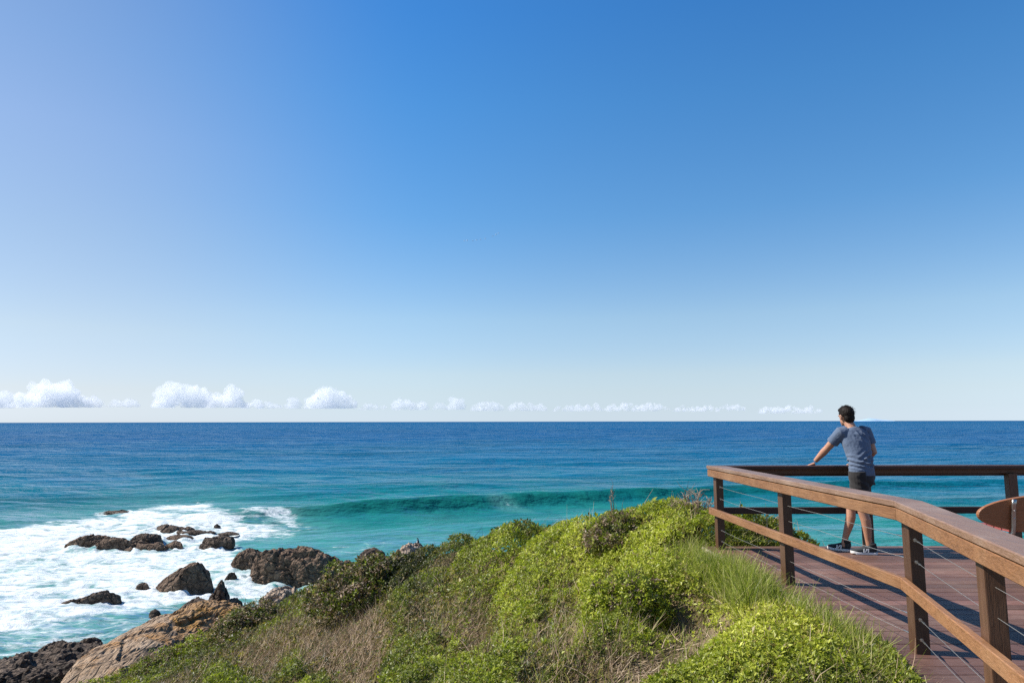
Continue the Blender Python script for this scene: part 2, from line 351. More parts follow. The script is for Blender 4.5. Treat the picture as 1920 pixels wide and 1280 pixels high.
srock('low jagged rock farthest out on the reef, behind the others', 290, 358, 979, 995, [(0, .3), (.25, 1), (.6, .8), (1, .5)], MR_WET, seed=5)
srock('long flat slab of rock awash right of the farthest jagged reef rock', 332, 398, 990, 998, [(0, .6), (.4, 1), (1, .4)], MR_WET, seed=6)
srock('small flat rock behind the gap between the square-topped block and the right-hand block', 312, 358, 999, 1009, [(0, .6), (.4, 1), (1, .8)], seed=7)
srock('small low rock in front of the gap in the reef', 312, 346, 1011, 1024, [(0, .4), (.4, 1), (1, .6)], seed=8, hi=False)
srock('dark chunky block with a flat top at the right end of the reef', 372, 434, 1000, 1024, [(0, .5), (.15, 1), (.5, .85), (.9, 1), (1, .7)], MR_WET, seed=9, sq=3.4)
srock('thin sliver of rock in the surf beyond the right end block of the reef', 410, 446, 994, 1001, [(0, .4), (.5, 1), (1, .5)], MR_WET, seed=10, hi=False)
srock('long low dark rock awash at the outer edge of the foam', 190, 242, 951, 961, [(0, .2), (.5, .6), (1, 1)], MR_WET, seed=11, hi=False)
srock('tiny rock poking from the breaking wave behind the reef', 400, 412, 980, 987, [(0, .5), (.6, 1), (1, .5)], MR_WET, seed=12, hi=False)
srock('left lobe of rough dark rock beside the largest sea rock', 440, 512, 1026, 1062, [(0, .65), (.3, 1), (.7, .85), (1, .7)], seed=13, rough=.14, cell=.5)
srock('largest sea rock, long rough dark brown mass below the headland shrubs', 470, 652, 1020, 1090, [(0, .5), (.12, .8), (.3, .9), (.5, .86), (.62, .95), (.8, 1), (.93, .75), (1, .4)], seed=14, rough=.13, cell=.4, dk=.5)
srock('triangular brown rock standing alone in the white water', 302, 392, 1054, 1110, [(0, .30), (.28, .52), (.5, .84), (.62, 1), (.72, .84), (.88, .55), (1, .3)], seed=15, rough=.10, cell=.6, dk=.6, cuts=7, sq=3.2)
srock('low wet rock sloping out of the foam left of the triangular rock', 124, 214, 1107, 1134, [(0, .12), (.4, .45), (.6, .7), (.85, 1), (1, .6)], MR_WET, seed=16, dk=.3, rotz=.25)
srock('tiny dark rock between the low sloping rock and the triangular rock', 254, 278, 1090, 1104, [(0, .5), (.6, 1), (1, .6)], MR_WET, seed=17, hi=False)
srock('small grey rock half drowned right of the triangular rock', 422, 444, 1071, 1088, [(0, .4), (.6, 1), (1, .6)], MR_WET, seed=18, hi=False)
# shore rocks on the headland's foot
def grock(label, px, py, d, W, D, H, prof, mat, seed, **k):
    c = at_y(px, py, d); return rock(label, tuple(c), W, D, H, prof, mat, seed, **k)
grock('broad tan slab with long cracks sloping into the sea', 266, 1222, 34.2, 3.9, 13.5, 1.05, [(0, .55), (.3, .9), (.6, 1), (1, .8)], MR_TAN, 21, rotz=.16, rough=.085, cell=.8, sq=3, tilt=(-.02, .22), name='rock_slab')
grock('orange lichen-stained slab right of the broad tan slab', 376, 1180, 38, 4.2, 8.0, 1.0, [(0, .7), (.25, 1), (.6, .9), (1, .6)], MR_ORANGE, 22, rotz=-.35, rough=.12, cell=.6, sq=3, tilt=(0, .22), name='rock_slab')
grock('upright black knob of rock on top of the orange slab', 410, 1140, 41.2, 1.45, 1.3, 1.65, [(0, .3), (.3, .6), (.55, 1), (.9, .95), (1, .6)], MR_WET, 23, rough=.18)
grock('dark jagged ridge of rock left of the upright black knob', 372, 1146, 41.4, 2.3, 1.4, .85, [(0, .6), (.4, 1), (1, .9)], MR_WET, 24, rough=.2)
grock('grey brown jagged rock right of the upright black knob', 436, 1147, 41, 1.7, 1.3, .85, [(0, .9), (.6, 1), (1, .6)], MR_DARK, 25, rough=.2)
grock('black rounded boulder at the seaward tip of the tan slab', 290, 1152, 41.5, .75, .7, .40, [(0, .6), (.5, 1), (1, .8)], MR_WET, 26)
grock('big heap of dark volcanic rock at the bottom left shore', 84, 1250, 33.2, 7.4, 5.2, .8, [(0, .55), (.2, .7), (.45, .8), (.6, 1), (.85, .95), (1, .7)], MR_WET, 27, rotz=.2, rough=.2, cell=.35)
grock('small black boulder at the right end of the dark volcanic heap', 168, 1212, 35.4, 1.4, 1.0, .55, [(0, .6), (.6, 1), (1, .7)], MR_WET, 28)
grock('black boulders capping the seaward edge of the volcanic heap', 112, 1216, 35.6, 1.9, 1.1, .5, [(0, .6), (.6, 1), (1, .7)], MR_WET, 33, rough=.2)
grock('small smooth tan rock wedged between the volcanic heap and the broad slab', 158, 1264, 31.3, 1.6, 2.2, .75, [(0, .5), (.5, 1), (1, .9)], MR_TAN, 29, rough=.08)
grock('pale pinkish crumbling rock below the slope shrubs', 528, 1132, 37.6, 3.2, 2.4, .95, [(0, .4), (.35, .8), (.5, 1), (.7, .8), (1, .5)], MR_PALE, 30, rough=.16, cell=.4)
grock('tan rock face at the far foot of the slope', 764, 1052, 28.5, 1.7, 1.2, .75, [(0, .4), (.4, .8), (.8, 1), (1, .6)], MR_PALE, 31, rough=.15, cell=.5)
PERCH = grock('dark crown of rock with a seabird standing on it', 775, 1030, 28.9, .95, .7, .3, [(0, .5), (.5, .8), (.7, 1), (1, .5)], MR_WET, 32, rough=.18)
grock('dark jagged rock between the large sea rock and the tan rock face', 694, 1046, 31.5, 1.3, 1.0, .45, [(0, .5), (.6, 1), (1, .6)], MR_WET, 34, rough=.2)

# ------------------------------------------------------------------ sea
def poly_sd(px, py, poly, ys=2.6):
    """signed distance (in photo pixels, vertical stretched) to a polygon, positive inside"""
    P = np.array(poly, float)*np.array([1, ys]); x = px; y = py*ys; d = np.full(x.shape, 1e9); ins = np.zeros(x.shape, bool)
    for a, b in zip(P, np.roll(P, -1, 0)):
        ab = b-a; t = np.clip(((x-a[0])*ab[0] + (y-a[1])*ab[1])/(ab@ab + 1e-9), 0, 1)
        d = np.minimum(d, np.hypot(x-a[0]-t*ab[0], y-a[1]-t*ab[1]))
        c = (a[1] > y) != (b[1] > y); xx = a[0] + (y-a[1])/(b[1]-a[1] + 1e-12)*(b[0]-a[0]); ins ^= c & (x < xx)
    return np.where(ins, d, -d)
rr = [23.0]
while rr[-1] < 1500: rr.append(rr[-1]*1.0047)
while rr[-1] < 90000: rr.append(rr[-1]*1.06)
rr = np.array(rr); ph = np.linspace(-R(58), R(58), 860)
RR, PH = np.meshgrid(rr, ph, indexing='ij'); X = RR*np.sin(PH); Y = RR*np.cos(PH)
SPX, SPY = proj(X, Y, np.full(X.shape, SEA))
foam_main = [(-600,1010),(-200,992),(0,985),(60,976),(150,972),(215,955),(300,940),(400,938),(395,948),(470,958),(545,968),(600,986),(520,1000),(455,1012),(440,1030),(470,1062),(520,1092),(560,1078),(640,1084),(560,1100),(470,1116),(420,1118),(300,1140),(190,1158),(90,1172),(0,1184),(-300,1210),(-700,1250)]
sd = poly_sd(SPX, SPY, foam_main)
wob = 30*fbm(X*.10, Y*.16, 1, 4)
foam = sstep(-34, 26, sd + wob*1.3)
foam = np.maximum(foam, .34*sstep(-120, -10, sd + wob*2)*sstep(720, 520, SPX))
lo = poly_sd(SPX, SPY, [(-600,1175),(0,1150),(300,1120),(560,1075),(640,1055),(720,1055),(580,1115),(440,1170),(300,1205),(160,1250),(0,1285),(-500,1300)])
foam = np.maximum(foam, .70*sstep(-30, 25, lo + wob))
st = poly_sd(SPX, SPY, [(625,1014),(700,1008),(800,1003),(880,1000),(860,1012),(760,1016),(690,1032),(630,1040),(600,1030)])
foam = np.maximum(foam, .52*sstep(-40, 25, st + wob))
br = poly_sd(SPX, SPY, [(500,972),(550,962),(575,966),(520,985)])
foam = np.maximum(foam, 0.66*sstep(-14, 14, br + wob*.4))
fk = poly_sd(SPX, SPY, [(895,944),(935,942),(1000,956),(1010,963),(940,955)])
foam = np.maximum(foam, 0.40*sstep(-8, 10, fk + wob*.4))
gl = poly_sd(SPX, SPY, [(280,953),(420,962),(600,985),(560,992),(420,974),(300,966)])
foam = foam*(1 - .36*sstep(-14, 16, gl + wob*.7))
for (cx, cy, W_, D_) in ROCKS:
    d = np.hypot((X-cx)/(W_*.5 + .4), (Y-cy)/(D_*.5 + .5)); foam = np.maximum(foam, .8*sstep(1.5, .95, d)*(cy < 140)*(np.hypot(cx, cy) > 30))
foam *= sstep(400, 200, RR); splash = np.zeros(X.shape)
for (cx, cy, W_, D_) in ROCKS:
    if np.hypot(cx, cy) > 40: splash = np.maximum(splash, sstep(1.45, .95, np.hypot((X-cx)/(W_*.5 + .3), (Y-cy)/(D_*.5 + .4))))
# swell that is about to break, running obliquely past the headland
cxs = np.array([-60, -40, -28, -15.5, 0, 16, 33, 60, 103, 160.]); cys = np.array([82, 86, 90, 95, 101.5, 108, 114, 123, 137, 155.])
YC = np.interp(X, cxs, cys) + 1.2*fbm(X*.06, Y*0 + 3, 0, 2); dy = Y - YC
amp = 1.7*sstep(-52, -20, X)*(.35 + .65*sstep(95, 40, X))*sstep(230, 120, X)*(1 + .25*fbm(X*.05, X*0, 5, 2))
Z = amp*np.where(dy < 0, np.exp(-(dy/2.3)**2), np.exp(-(dy/7.0)**2))
Z += .5*np.exp(-((Y - YC - 33 + .1*X)/6)**2)*(.6 + .8*fbm(X*.03, 0*X, 9, 2)) + .45*np.exp(-((Y - YC + 19)/4)**2)*sstep(-30, 0, X)*.6
sp = RR*.0047
for lam, a, ang, sx in ((46, .42, .05, .02), (23, .22, -.10, .03), (11, .13, .15, .06), (5.2, .075, -.25, .12), (2.6, .04, .3, .2)):
    w = fbm((X*math.cos(ang) - Y*math.sin(ang))*sx*1.2, (Y*math.cos(ang) + X*math.sin(ang))/lam*1.7, lam, 2)
    Z += a*1.5*w*sstep(lam*.6, lam*.22, sp)
swl_shade = .48*np.clip(amp/1.7, 0, 1)*np.where(dy < -1, np.exp(-((dy+1)/2.3)**2), np.exp(-((dy+1)/1.3)**2))*(1 + .4*fbm(X*.2, Y*.5, 6, 3))
# foam heaves
Z += foam*(.38*fbm(X*.22, Y*.3, 4, 4) + .12*fbm(X*1.1, Y*1.3, 8, 3))*sstep(1.2, .5, sp)
Z += splash*foam*.75*np.maximum(0, fbm(X*.7, Y*.8, 14, 4) + .12)
Z *= sstep(3000, 900, RR)
sh = np.clip(np.log(np.maximum(RR, 1)/70)/math.log(1300/70), 0, 1) + .10*fbm(X/np.maximum(RR, 1)*14, np.log(RR)*9, 2, 3)
_i = np.arange(X.size).reshape(X.shape)
m, nt, p, out = M_('sea_water'); pos = geo_pos(nt)
fo = N(nt, 'ShaderNodeAttribute', attribute_name='foam').outputs['Fac']; dp = N(nt, 'ShaderNodeAttribute', attribute_name='depth').outputs['Fac']
wc = ramp(nt, dp, [(0.0, (.030, .19, .178)), (.09, (.012, .150, .148)), (.16, (.006, .125, .148)), (.25, (.003, .105, .162)), (.36, (.002, .090, .180)), (.7, (.002, .066, .178)), (.9, (.002, .064, .172)), (1.0, (.003, .074, .185))])
sw = N(nt, 'ShaderNodeAttribute', attribute_name='swell').outputs['Fac']; wc = mix(nt, sw, wc, (.002, .075, .056))  # greener swell water, with the front face's shade painted into the colour
wc = mix(nt, mathn(nt, 'MULTIPLY', mathn(nt, 'SUBTRACT', noise(nt, mapping(nt, pos, (.25, 1, 1)), .05, 4, .6), .46, clamp=True), 1.6, clamp=True), wc, (.004, .05, .075))
wc = mix(nt, mathn(nt, 'MULTIPLY', fo, .75, clamp=True), wc, (.10, .24, .235))
n1 = noise(nt, mapping(nt, pos, (.55, 1.0, 1.0), (0, 0, .25)), .42, 9, .66, 1.4); n2 = noise(nt, mapping(nt, pos, (.5, 1.0, 1), (0, 0, .2)), 1.6, 6, .7, .8)
fn = mathn(nt, 'MULTIPLY_ADD', mathn(nt, 'SUBTRACT', mathn(nt, 'MULTIPLY_ADD', n2, .40, mathn(nt, 'MULTIPLY', n1, .64)), .52), 1.6, .52)
fm = mathn(nt, 'MULTIPLY', mathn(nt, 'SUBTRACT', mathn(nt, 'MULTIPLY_ADD', fo, .575, fn), .88), 4.0, clamp=True)
fm = mathn(nt, 'MULTIPLY', fm, mathn(nt, 'MULTIPLY', fo, 9, clamp=True))
# fine wind ripples
b1 = noise(nt, mapping(nt, pos, (.45, 1, 1), (0, 0, .1)), 1.1, 5, .6); b2 = noise(nt, mapping(nt, pos, (.4, 1, 1), (0, 0, -.12)), .26, 4, .6); b3 = noise(nt, mapping(nt, pos, (.35, 1, 1)), .06, 4, .6)
hh = mathn(nt, 'ADD', mathn(nt, 'MULTIPLY', b1, .30), mathn(nt, 'ADD', mathn(nt, 'MULTIPLY', b2, .85), mathn(nt, 'MULTIPLY', b3, 1.6)))
b4 = noise(nt, mapping(nt, pos, (.55, 1, 1), (0, 0, .06)), .030, 9, .56, .2)
nb = bump(nt, mathn(nt, 'MULTIPLY_ADD', b4, 9.5, mathn(nt, 'MULTIPLY', hh, .75)), 1.0, 1.0)
df = N(nt, 'ShaderNodeBsdfDiffuse'); L(nt, wc, df.inputs[0]); L(nt, nb, df.inputs['Normal'])
gs = N(nt, 'ShaderNodeBsdfGlossy'); gs.inputs['Roughness'].default_value = .22; gs.inputs[0].default_value = (.88, .97, 1, 1)
dt = N(nt, 'ShaderNodeVectorMath', operation='DOT_PRODUCT'); L(nt, nb, dt.inputs[0]); dt.inputs[1].default_value = (.22, .97, 0)
rf = mathn(nt, 'MINIMUM', mathn(nt, 'MULTIPLY', mathn(nt, 'SUBTRACT', dt.outputs['Value'], .06, clamp=True), 2.7), .58)
wm = N(nt, 'ShaderNodeMixShader'); L(nt, rf, wm.inputs[0]); L(nt, df.outputs[0], wm.inputs[1]); L(nt, gs.outputs[0], wm.inputs[2])
nt.nodes.remove(p)
fs = N(nt, 'ShaderNodeBsdfDiffuse'); L(nt, mix(nt, n2, (.52, .59, .61), (.74, .755, .755)), fs.inputs[0])
L(nt, bump(nt, fn, .9, .35), fs.inputs['Normal'])
mx = N(nt, 'ShaderNodeMixShader'); L(nt, fm, mx.inputs[0]); L(nt, wm.outputs[0], mx.inputs[1]); L(nt, fs.outputs[0], mx.inputs[2]); L(nt, mx.outputs[0], out.inputs[0])
s_me = mesh_np('sea', np.stack([X.ravel(), Y.ravel(), (Z + SEA).ravel()], 1), np.stack([_i[:-1, :-1].ravel(), _i[1:, :-1].ravel(), _i[1:, 1:].ravel(), _i[:-1, 1:].ravel()], 1)[:, ::-1], m, attrs={'foam': foam.ravel(), 'depth': sh.ravel(), 'swell': swl_shade.ravel()}, smooth=True)
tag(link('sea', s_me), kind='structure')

# ------------------------------------------------------------------ far island
ip = at_y(1640, 788, 26000); isl = MB(ip)
V = []; Fs = []; n = 60
for i in range(n+1):
    u = i/n; hgt = 110*(math.sin(math.pi*u)**.6)*(.55 + .5*math.exp(-((u-.35)/.2)**2)) + 6*math.sin(i*1.7)
    for j, w in enumerate((-1, -.5, 0, .5, 1)): V.append((ip[0] - 680 + 1360*u, ip[1] + 350*w, SEA - 5 + max(0, hgt)*(1 - w*w)))
Fs = [(i*5+j, (i+1)*5+j, (i+1)*5+j+1, i*5+j+1) for i in range(n) for j in range(4)]; isl.add(V, Fs)
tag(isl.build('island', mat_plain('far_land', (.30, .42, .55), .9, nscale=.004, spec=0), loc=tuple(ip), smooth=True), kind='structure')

# ------------------------------------------------------------------ clouds along the horizon
m, nt, p, out = M_('cloud_white')
d = N(nt, 'ShaderNodeBsdfDiffuse'); d.inputs[0].default_value = (.98, .98, .98, 1); tl = N(nt, 'ShaderNodeBsdfTranslucent'); tl.inputs[0].default_value = (.97, .98, .99, 1)
dd = N(nt, 'ShaderNodeMixShader'); dd.inputs[0].default_value = .45; L(nt, d.outputs[0], dd.inputs[1]); L(nt, tl.outputs[0], dd.inputs[2])
gn = nt.nodes.new('ShaderNodeNewGeometry'); vm = N(nt, 'ShaderNodeVectorMath', operation='ADD'); L(nt, gn.outputs['Normal'], vm.inputs[0]); vm.inputs[1].default_value = SUN*1.0
vz = N(nt, 'ShaderNodeVectorMath', operation='NORMALIZE'); L(nt, vm.outputs[0], vz.inputs[0]); L(nt, vz.outputs[0], d.inputs['Normal']); L(nt, vz.outputs[0], tl.inputs['Normal'])
tr = N(nt, 'ShaderNodeBsdfTransparent'); lw = N(nt, 'ShaderNodeLayerWeight'); lw.inputs[0].default_value = .35
nz = noise(nt, objc(nt), .0045, 7, .7)
al = mathn(nt, 'MULTIPLY', mathn(nt, 'SUBTRACT', mathn(nt, 'MULTIPLY_ADD', nz, 1.3, .45), mathn(nt, 'MULTIPLY', lw.outputs['Facing'], 1.1)), 1.1, clamp=True)
mxs = N(nt, 'ShaderNodeMixShader'); L(nt, mathn(nt, 'MULTIPLY', al, .05), mxs.inputs[0]); L(nt, tr.outputs[0], mxs.inputs[1]); L(nt, dd.outputs[0], mxs.inputs[2]); L(nt, mxs.outputs[0], out.inputs[0])
def vol(mm, dens):
    v = mm.node_tree.nodes.new('ShaderNodeVolumeScatter'); v.inputs['Color'].default_value = (1, 1, 1, 1); v.inputs['Density'].default_value = dens; v.inputs['Anisotropy'].default_value = 0.0
    mm.node_tree.links.new(v.outputs[0], [q for q in mm.node_tree.nodes if q.type == 'OUTPUT_MATERIAL'][0].inputs['Volume']); return mm
MCL2 = vol(m.copy(), .0019); MCL = vol(m, .0026)
def cloud(label, x0, x1, base, prof, dist, seed, group=None, mat=None):
    """prof: list of (fraction along, top pixel)"""
    rnd = random.Random(seed); c = at_y((x0+x1)/2, base, dist); sc = dist*1.02/F; W = (x1-x0)*sc; mb = MB()
    us = [a for a, _ in prof]; hs = [(base - b)*sc for _, b in prof]
    mxh = max(hs); nb = int(26 + 40*W/3000)
    for k in range(nb):
        u = rnd.random(); h = float(np.interp(u, us, hs)); r = max(.12*mxh, min(.32*h, .26*mxh))*rnd.uniform(.7, 1.15); z = rnd.uniform(.15, 1)*max(h - r, r*.4)
        mb.ball(((u-.5)*W*.96, rnd.uniform(-.25, .25)*W*.5, z), (r*1.15, r*1.1, r), n=7)
    me = mb.mesh('cloud', mat or MCL, smooth=True, remesh=max(mxh/36, W/150))
    co = np.empty(len(me.vertices)*3, np.float32); me.vertices.foreach_get('co', co); co = co.reshape(-1, 3).astype(float)
    no = np.empty(len(me.vertices)*3, np.float32); me.vertices.foreach_get('normal', no); no = no.reshape(-1, 3)
    q = co/(mxh*.30) + seed; dsp = .22*mxh*(fbm(q[:, 0], q[:, 1], q[:, 2], 3, .5))
    co += no*dsp[:, None]; co[:, 2] = np.maximum(co[:, 2], 0); me.vertices.foreach_set('co', co.astype(np.float32).ravel()); me.update()
    return tag(link('cloud', me, loc=tuple(c)), label, 'cloud', group)
cloud('half-cropped small white cloud at the far left edge over the sea', -60, 26, 763, [(0, 735), (.6, 722), (1, 745)], 21000, 1)
cloud('largest white cumulus cloud, towering at its left half', 26, 188, 762, [(0, 752), (.12, 735), (.25, 704), (.38, 703), (.5, 712), (.62, 722), (.75, 738), (.86, 735), (1, 756)], 20000, 2)
cloud('small low cloud puff right of the largest cumulus', 200, 262, 762, [(0, 756), (.4, 743), (.7, 742), (1, 756)], 20500, 3)
cloud('second-largest white cumulus with a flat broad top', 288, 384, 763, [(0, 755), (.15, 728), (.3, 713), (.6, 718), (.9, 722), (1, 752)], 20000, 4)
cloud('narrow cloud with two humps right of the broad flat-topped cumulus', 378, 458, 763, [(0, 752), (.3, 732), (.5, 738), (.62, 720), (.85, 722), (1, 755)], 20500, 5)
cloud('low ragged strip of cloud left of the blocky cumulus', 452, 532, 765, [(0, 757), (.4, 745), (.7, 752), (1, 757)], 22000, 6)
cloud('single small upright puff just left of the blocky cumulus', 534, 566, 765, [(0, 757), (.5, 740), (1, 757)], 21000, 7)
cloud('blocky white cumulus near the middle of the left half', 570, 668, 765, [(0, 755), (.15, 740), (.25, 722), (.6, 726), (.8, 735), (1, 757)], 20500, 8)
for k, (x0, x1, b, t, lab) in enumerate([(672, 728, 768, 748, 'thin cloud wisp directly right of the blocky cumulus'), (732, 808, 768, 742, 'low rounded cloud first in the chain right of the blocky cumulus'), (812, 838, 768, 743, 'tiny upright cloud between two rounded clouds of the chain'), (838, 872, 768, 739, 'tallest little puff in the low chain of clouds'), (880, 950, 770, 751, 'faint flat cloud right of the tallest little puff'), (950, 1030, 770, 746, 'ragged low cloud above the middle of the horizon'), (1036, 1130, 771, 752, 'faint long cloud right of the middle of the horizon'), (1130, 1260, 771, 753, 'long low cloud with several bumps left of the railing corner'), (1262, 1398, 772, 756, 'flat pale cloud above the railing corner'), (1420, 1540, 776, 759, 'faintest flat cloud left of the man\'s head')]):
    rnd = random.Random(k); nbm = max(2, int((x1-x0)/22)); pr = [(0, b-5)] + [((i+.5)/nbm, t + rnd.uniform(0, (b-t)*.45)) for i in range(nbm)] + [(1, b-5)]
    cloud(lab, x0, x1, b, pr, 25000 + 300*k, 20 + k, 'low clouds chained along the horizon', MCL2)

# ------------------------------------------------------------------ viewing deck, railing, bench
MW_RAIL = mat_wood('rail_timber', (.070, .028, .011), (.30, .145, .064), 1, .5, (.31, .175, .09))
MW_RAILX_SHADE = mat_wood('rail_timber_crosswise_shaded', (.022, .010, .007), (.065, .03, .019), 0, .5, (.05, .028, .018))  # crosswise grain; darker copy with the far run's shade put into the colour
MW_CAP = mat_wood('cap_timber', (.10, .050, .028), (.29, .17, .105), 1, .42, (.33, .235, .175), spec=.5)
MW_POST = mat_wood('post_timber', (.040, .018, .010), (.125, .062, .033), 2, .5, (.11, .065, .04))
MW_DECK = mat_wood('deck_timber', (.078, .038, .027), (.205, .108, .078), 0, .55, (.245, .155, .12), use_col=True, spec=.4)
MW_GREY = mat_wood('weathered_timber', (.20, .16, .11), (.42, .36, .27), 1, .8, (.3, .26, .2))
M_STEEL = mat_plain('stainless_steel', (.45, .42, .38), .36, 1.0, 20, .1, .02)
M_CABLE = mat_plain('steel_cable', (.42, .40, .37), .4, .8, 400, .3, .3)
PATH = [Vector((1.154, -.8)), Vector((2.75, 4.82)), Vector((2.55, 8.60)), Vector((13.0, 8.66))]   # post line
def off(path, s):
    """path moved sideways by s (positive = outside), mitred"""
    r = []
    for i, p in enumerate(path):
        ds = [(path[j+1] - path[j]).normalized() for j in (i-1, i) if 0 <= j < len(path)-1]
        ns = [Vector((-d.y, d.x)) for d in ds]; b = sum(ns, Vector((0, 0))).normalized(); r.append(p + b*(s/b.dot(ns[0])))
    return r
def sweep(mb, path, prof):
    """prof: closed list of (side, z), swept along the mitred path"""
    rings = [[Vector((*q, z)) for q in off(path, s)] for s, z in prof]; n = len(prof); mN = len(path)
    mb.add([rings[k][i] for i in range(mN) for k in range(n)], [(i*n+k, i*n+(k+1) % n, (i+1)*n+(k+1) % n, (i+1)*n+k) for i in range(mN-1) for k in range(n)] + [tuple(range(n)), tuple((mN-1)*n+k for k in range(n))])
def rect(a, b, z0, z1, c=.005): return [(a+c, z0), (b-c, z0), (b, z0+c), (b, z1-c), (b-c, z1), (a+c, z1), (a, z1-c), (a, z0+c)]
def subdiv_path(p, step=1.5): return p

RO = Vector((2.55, 8.60, 0))
rail = thing('railing', RO, 'dark brown timber railing with steel cables running round the edge of the deck', 'railing')
def swp(name, path, prof, mat, parent=rail, label=None):
    mb = MB(RO); sweep(mb, path, prof); o = mb.build(name, mat, parent); 
    if label: o['label'] = label
    return o
LEG_A, LEG_B = PATH[:3], PATH[2:]
def mitre_leg(i0, i1, prof_a, prof_b, z0, z1, name, mats, c=.005):
    """one board per straight run, cut at the true mitre"""
    pr = rect(prof_a, prof_b, z0, z1, c)
    for i in range(i0, i1):
        mb = MB(RO); rings = [[Vector((*q, z)) for q in off(PATH, s)] for s, z in pr]; n = len(pr); V = []
        for e in (i, i+1):
            d = (PATH[i+1] - PATH[i]).normalized()*(.0012 if e == i else -.0012)
            V += [rings[k][e] + Vector((d.x, d.y, 0)) for k in range(n)]
        mb.add(V, [(k, (k+1) % n, n + (k+1) % n, n+k) for k in range(n)] + [tuple(range(n)), tuple(n+k for k in range(n))])
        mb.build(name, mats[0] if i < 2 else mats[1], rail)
mitre_leg(0, 3, -.085, .105, .957, 1.0, 'cap_rail', (MW_CAP, MW_RAILX_SHADE), .006)
mitre_leg(0, 3, .056, .097, .866, .950, 'fascia_board', (MW_RAIL, MW_RAILX_SHADE))
mitre_leg(0, 3, .056, .097, .404, .486, 'lower_rail', (MW_RAIL, MW_RAILX_SHADE))
sub = MB(RO); sweep(sub, PATH, rect(.0, .0555, .9, .956, .002)); sub.build('packing_strip', MW_POST, rail)
def at_path(i, t): return PATH[i].lerp(PATH[i+1], t), (PATH[i+1]-PATH[i]).normalized()
PT = [(0, .29), (0, .53), (0, .767), (1, 0), (1, .517), (1, 1.0)] + [(2, (k*1.82)/10.45) for k in range(1, 6)]
for i, t in PT:
    c, d = at_path(i, t)
    if (i, t) == (1, 0): d = (d + (PATH[1]-PATH[0]).normalized()).normalized()
    ang = math.atan2(d.y, d.x) + math.pi/2
    if (i, t) == (1, 1.0): ang = 0.03
    mb = MB(RO); mb.box((c.x, c.y, .30), (.090, .108, 1.198), Matrix.Rotation(ang, 3, 'Z')); mb.build('post', MW_POST, rail, bevel=.006)
for z in (.745, .60, .225, .095):
    for i in range(3):
        a, b = PATH[i], PATH[i+1]; d = (b-a).normalized()
        mb = MB(RO); k = 24; P = []
        for q in range(k+1):
            t = q/k; p = a.lerp(b, t); P.append((p.x, p.y, z - .006*abs(math.sin(t*math.pi*3))))
        mb.tube(P, 0.0019 if i < 2 else .0014, 6); cb = mb.build('cable', M_CABLE, rail, smooth=True)
        if i < 2:
            for e, sg in ((a, 1), (b, -1)):
                if (i, sg) == (0, 1): continue
                p0 = e + d*(sg*.054); f = lambda s: (p0.x + d.x*sg*s, p0.y + d.y*sg*s, z)
                mf = MB(RO); mf.tube([f(-.004), f(.004)], .012, 10); mf.tube([f(.004), f(.03)], .005, 8); mf.tube([f(.03), f(.085)], .0062, 8); mf.tube([f(.085), f(.12)], [.0055, .0035], 8)
                mf.build('tensioner', M_STEEL, cb)

deck = thing('viewing_deck', (5, 5, -.03), 'red brown plank deck the man stands on, high above the sea', 'deck')
def path_x(y, s):
    o = off(PATH, s)
    for a, b in zip(o[:2], o[1:3]):
        if a.y <= y <= b.y or (a is o[0] and y < a.y): return a.x + (b.x-a.x)*(y-a.y)/(b.y-a.y)
    return o[2].x
DO = np.array((5, 5, -.03)); pv = []; pf = []; pc = []; yy = -.7; pitch = .146; rnd = random.Random(4)
while yy < 8.74:
    y0, y1 = yy, min(yy + .140, 8.76); xa, xb = path_x(y0, .135), path_x(y1, .135); segs = []; x = None
    cuts = [None] + sorted(rnd.uniform(3.4, 12) for _ in range(2)) + [13.0]
    for k in range(3):
        l0, l1 = (xa, xb) if k == 0 else (cuts[k] + .002, cuts[k] + .002); r = cuts[k+1] - .002
        z1 = -.0 + rnd.uniform(-.0015, .0015); z0 = -.032; tl_ = rnd.uniform(-.001, .001); c = .004
        n = len(pv); 
        pv += [(l0, y0, z0), (r, y0, z0), (r, y1, z0), (l1, y1, z0), (l0, y0, z1-c), (r, y0, z1-c), (r, y1, z1-c+tl_), (l1, y1, z1-c+tl_), (l0+c, y0+c, z1), (r-c, y0+c, z1), (r-c, y1-c, z1+tl_), (l1+c, y1-c, z1+tl_)]
        pf += [(n, n+3, n+2, n+1)] + [(n+b+j, n+b+(j+1) % 4, n+b+4+(j+1) % 4, n+b+4+j) for b in (0, 4) for j in range(4)] + [(n+8, n+9, n+10, n+11)]
        g = rnd.uniform(.72, 1.2); pc += [(g*rnd.uniform(.96, 1.06), g, g*rnd.uniform(.93, 1.05))]*12
    yy += pitch
o = link('decking', mesh_np('decking', np.array(pv) - DO, np.array(pf), MW_DECK, col=np.array(pc)), deck)
mb = MB(DO); sweep(mb, PATH, rect(.138, .182, -.24, -.012, .004)); o = mb.build('edge_board', MW_GREY, deck); o['label'] = 'pale weathered edge board of the deck'
for x in (3.2, 4.4, 5.6, 6.8, 8.0, 9.2, 10.4, 11.6): mb = MB(DO); mb.box((x, 4.1, -.125), (.05, 9.0, .18)); mb.build('joist', MW_POST, deck)
for x in (4.4, 6.8, 9.2):
    for y in (2.6, 5.4, 8.2): mb = MB(DO); mb.box((x+.09, y, -1.3), (.12, .12, 2.15)); mb.build('pier', MW_POST, deck)

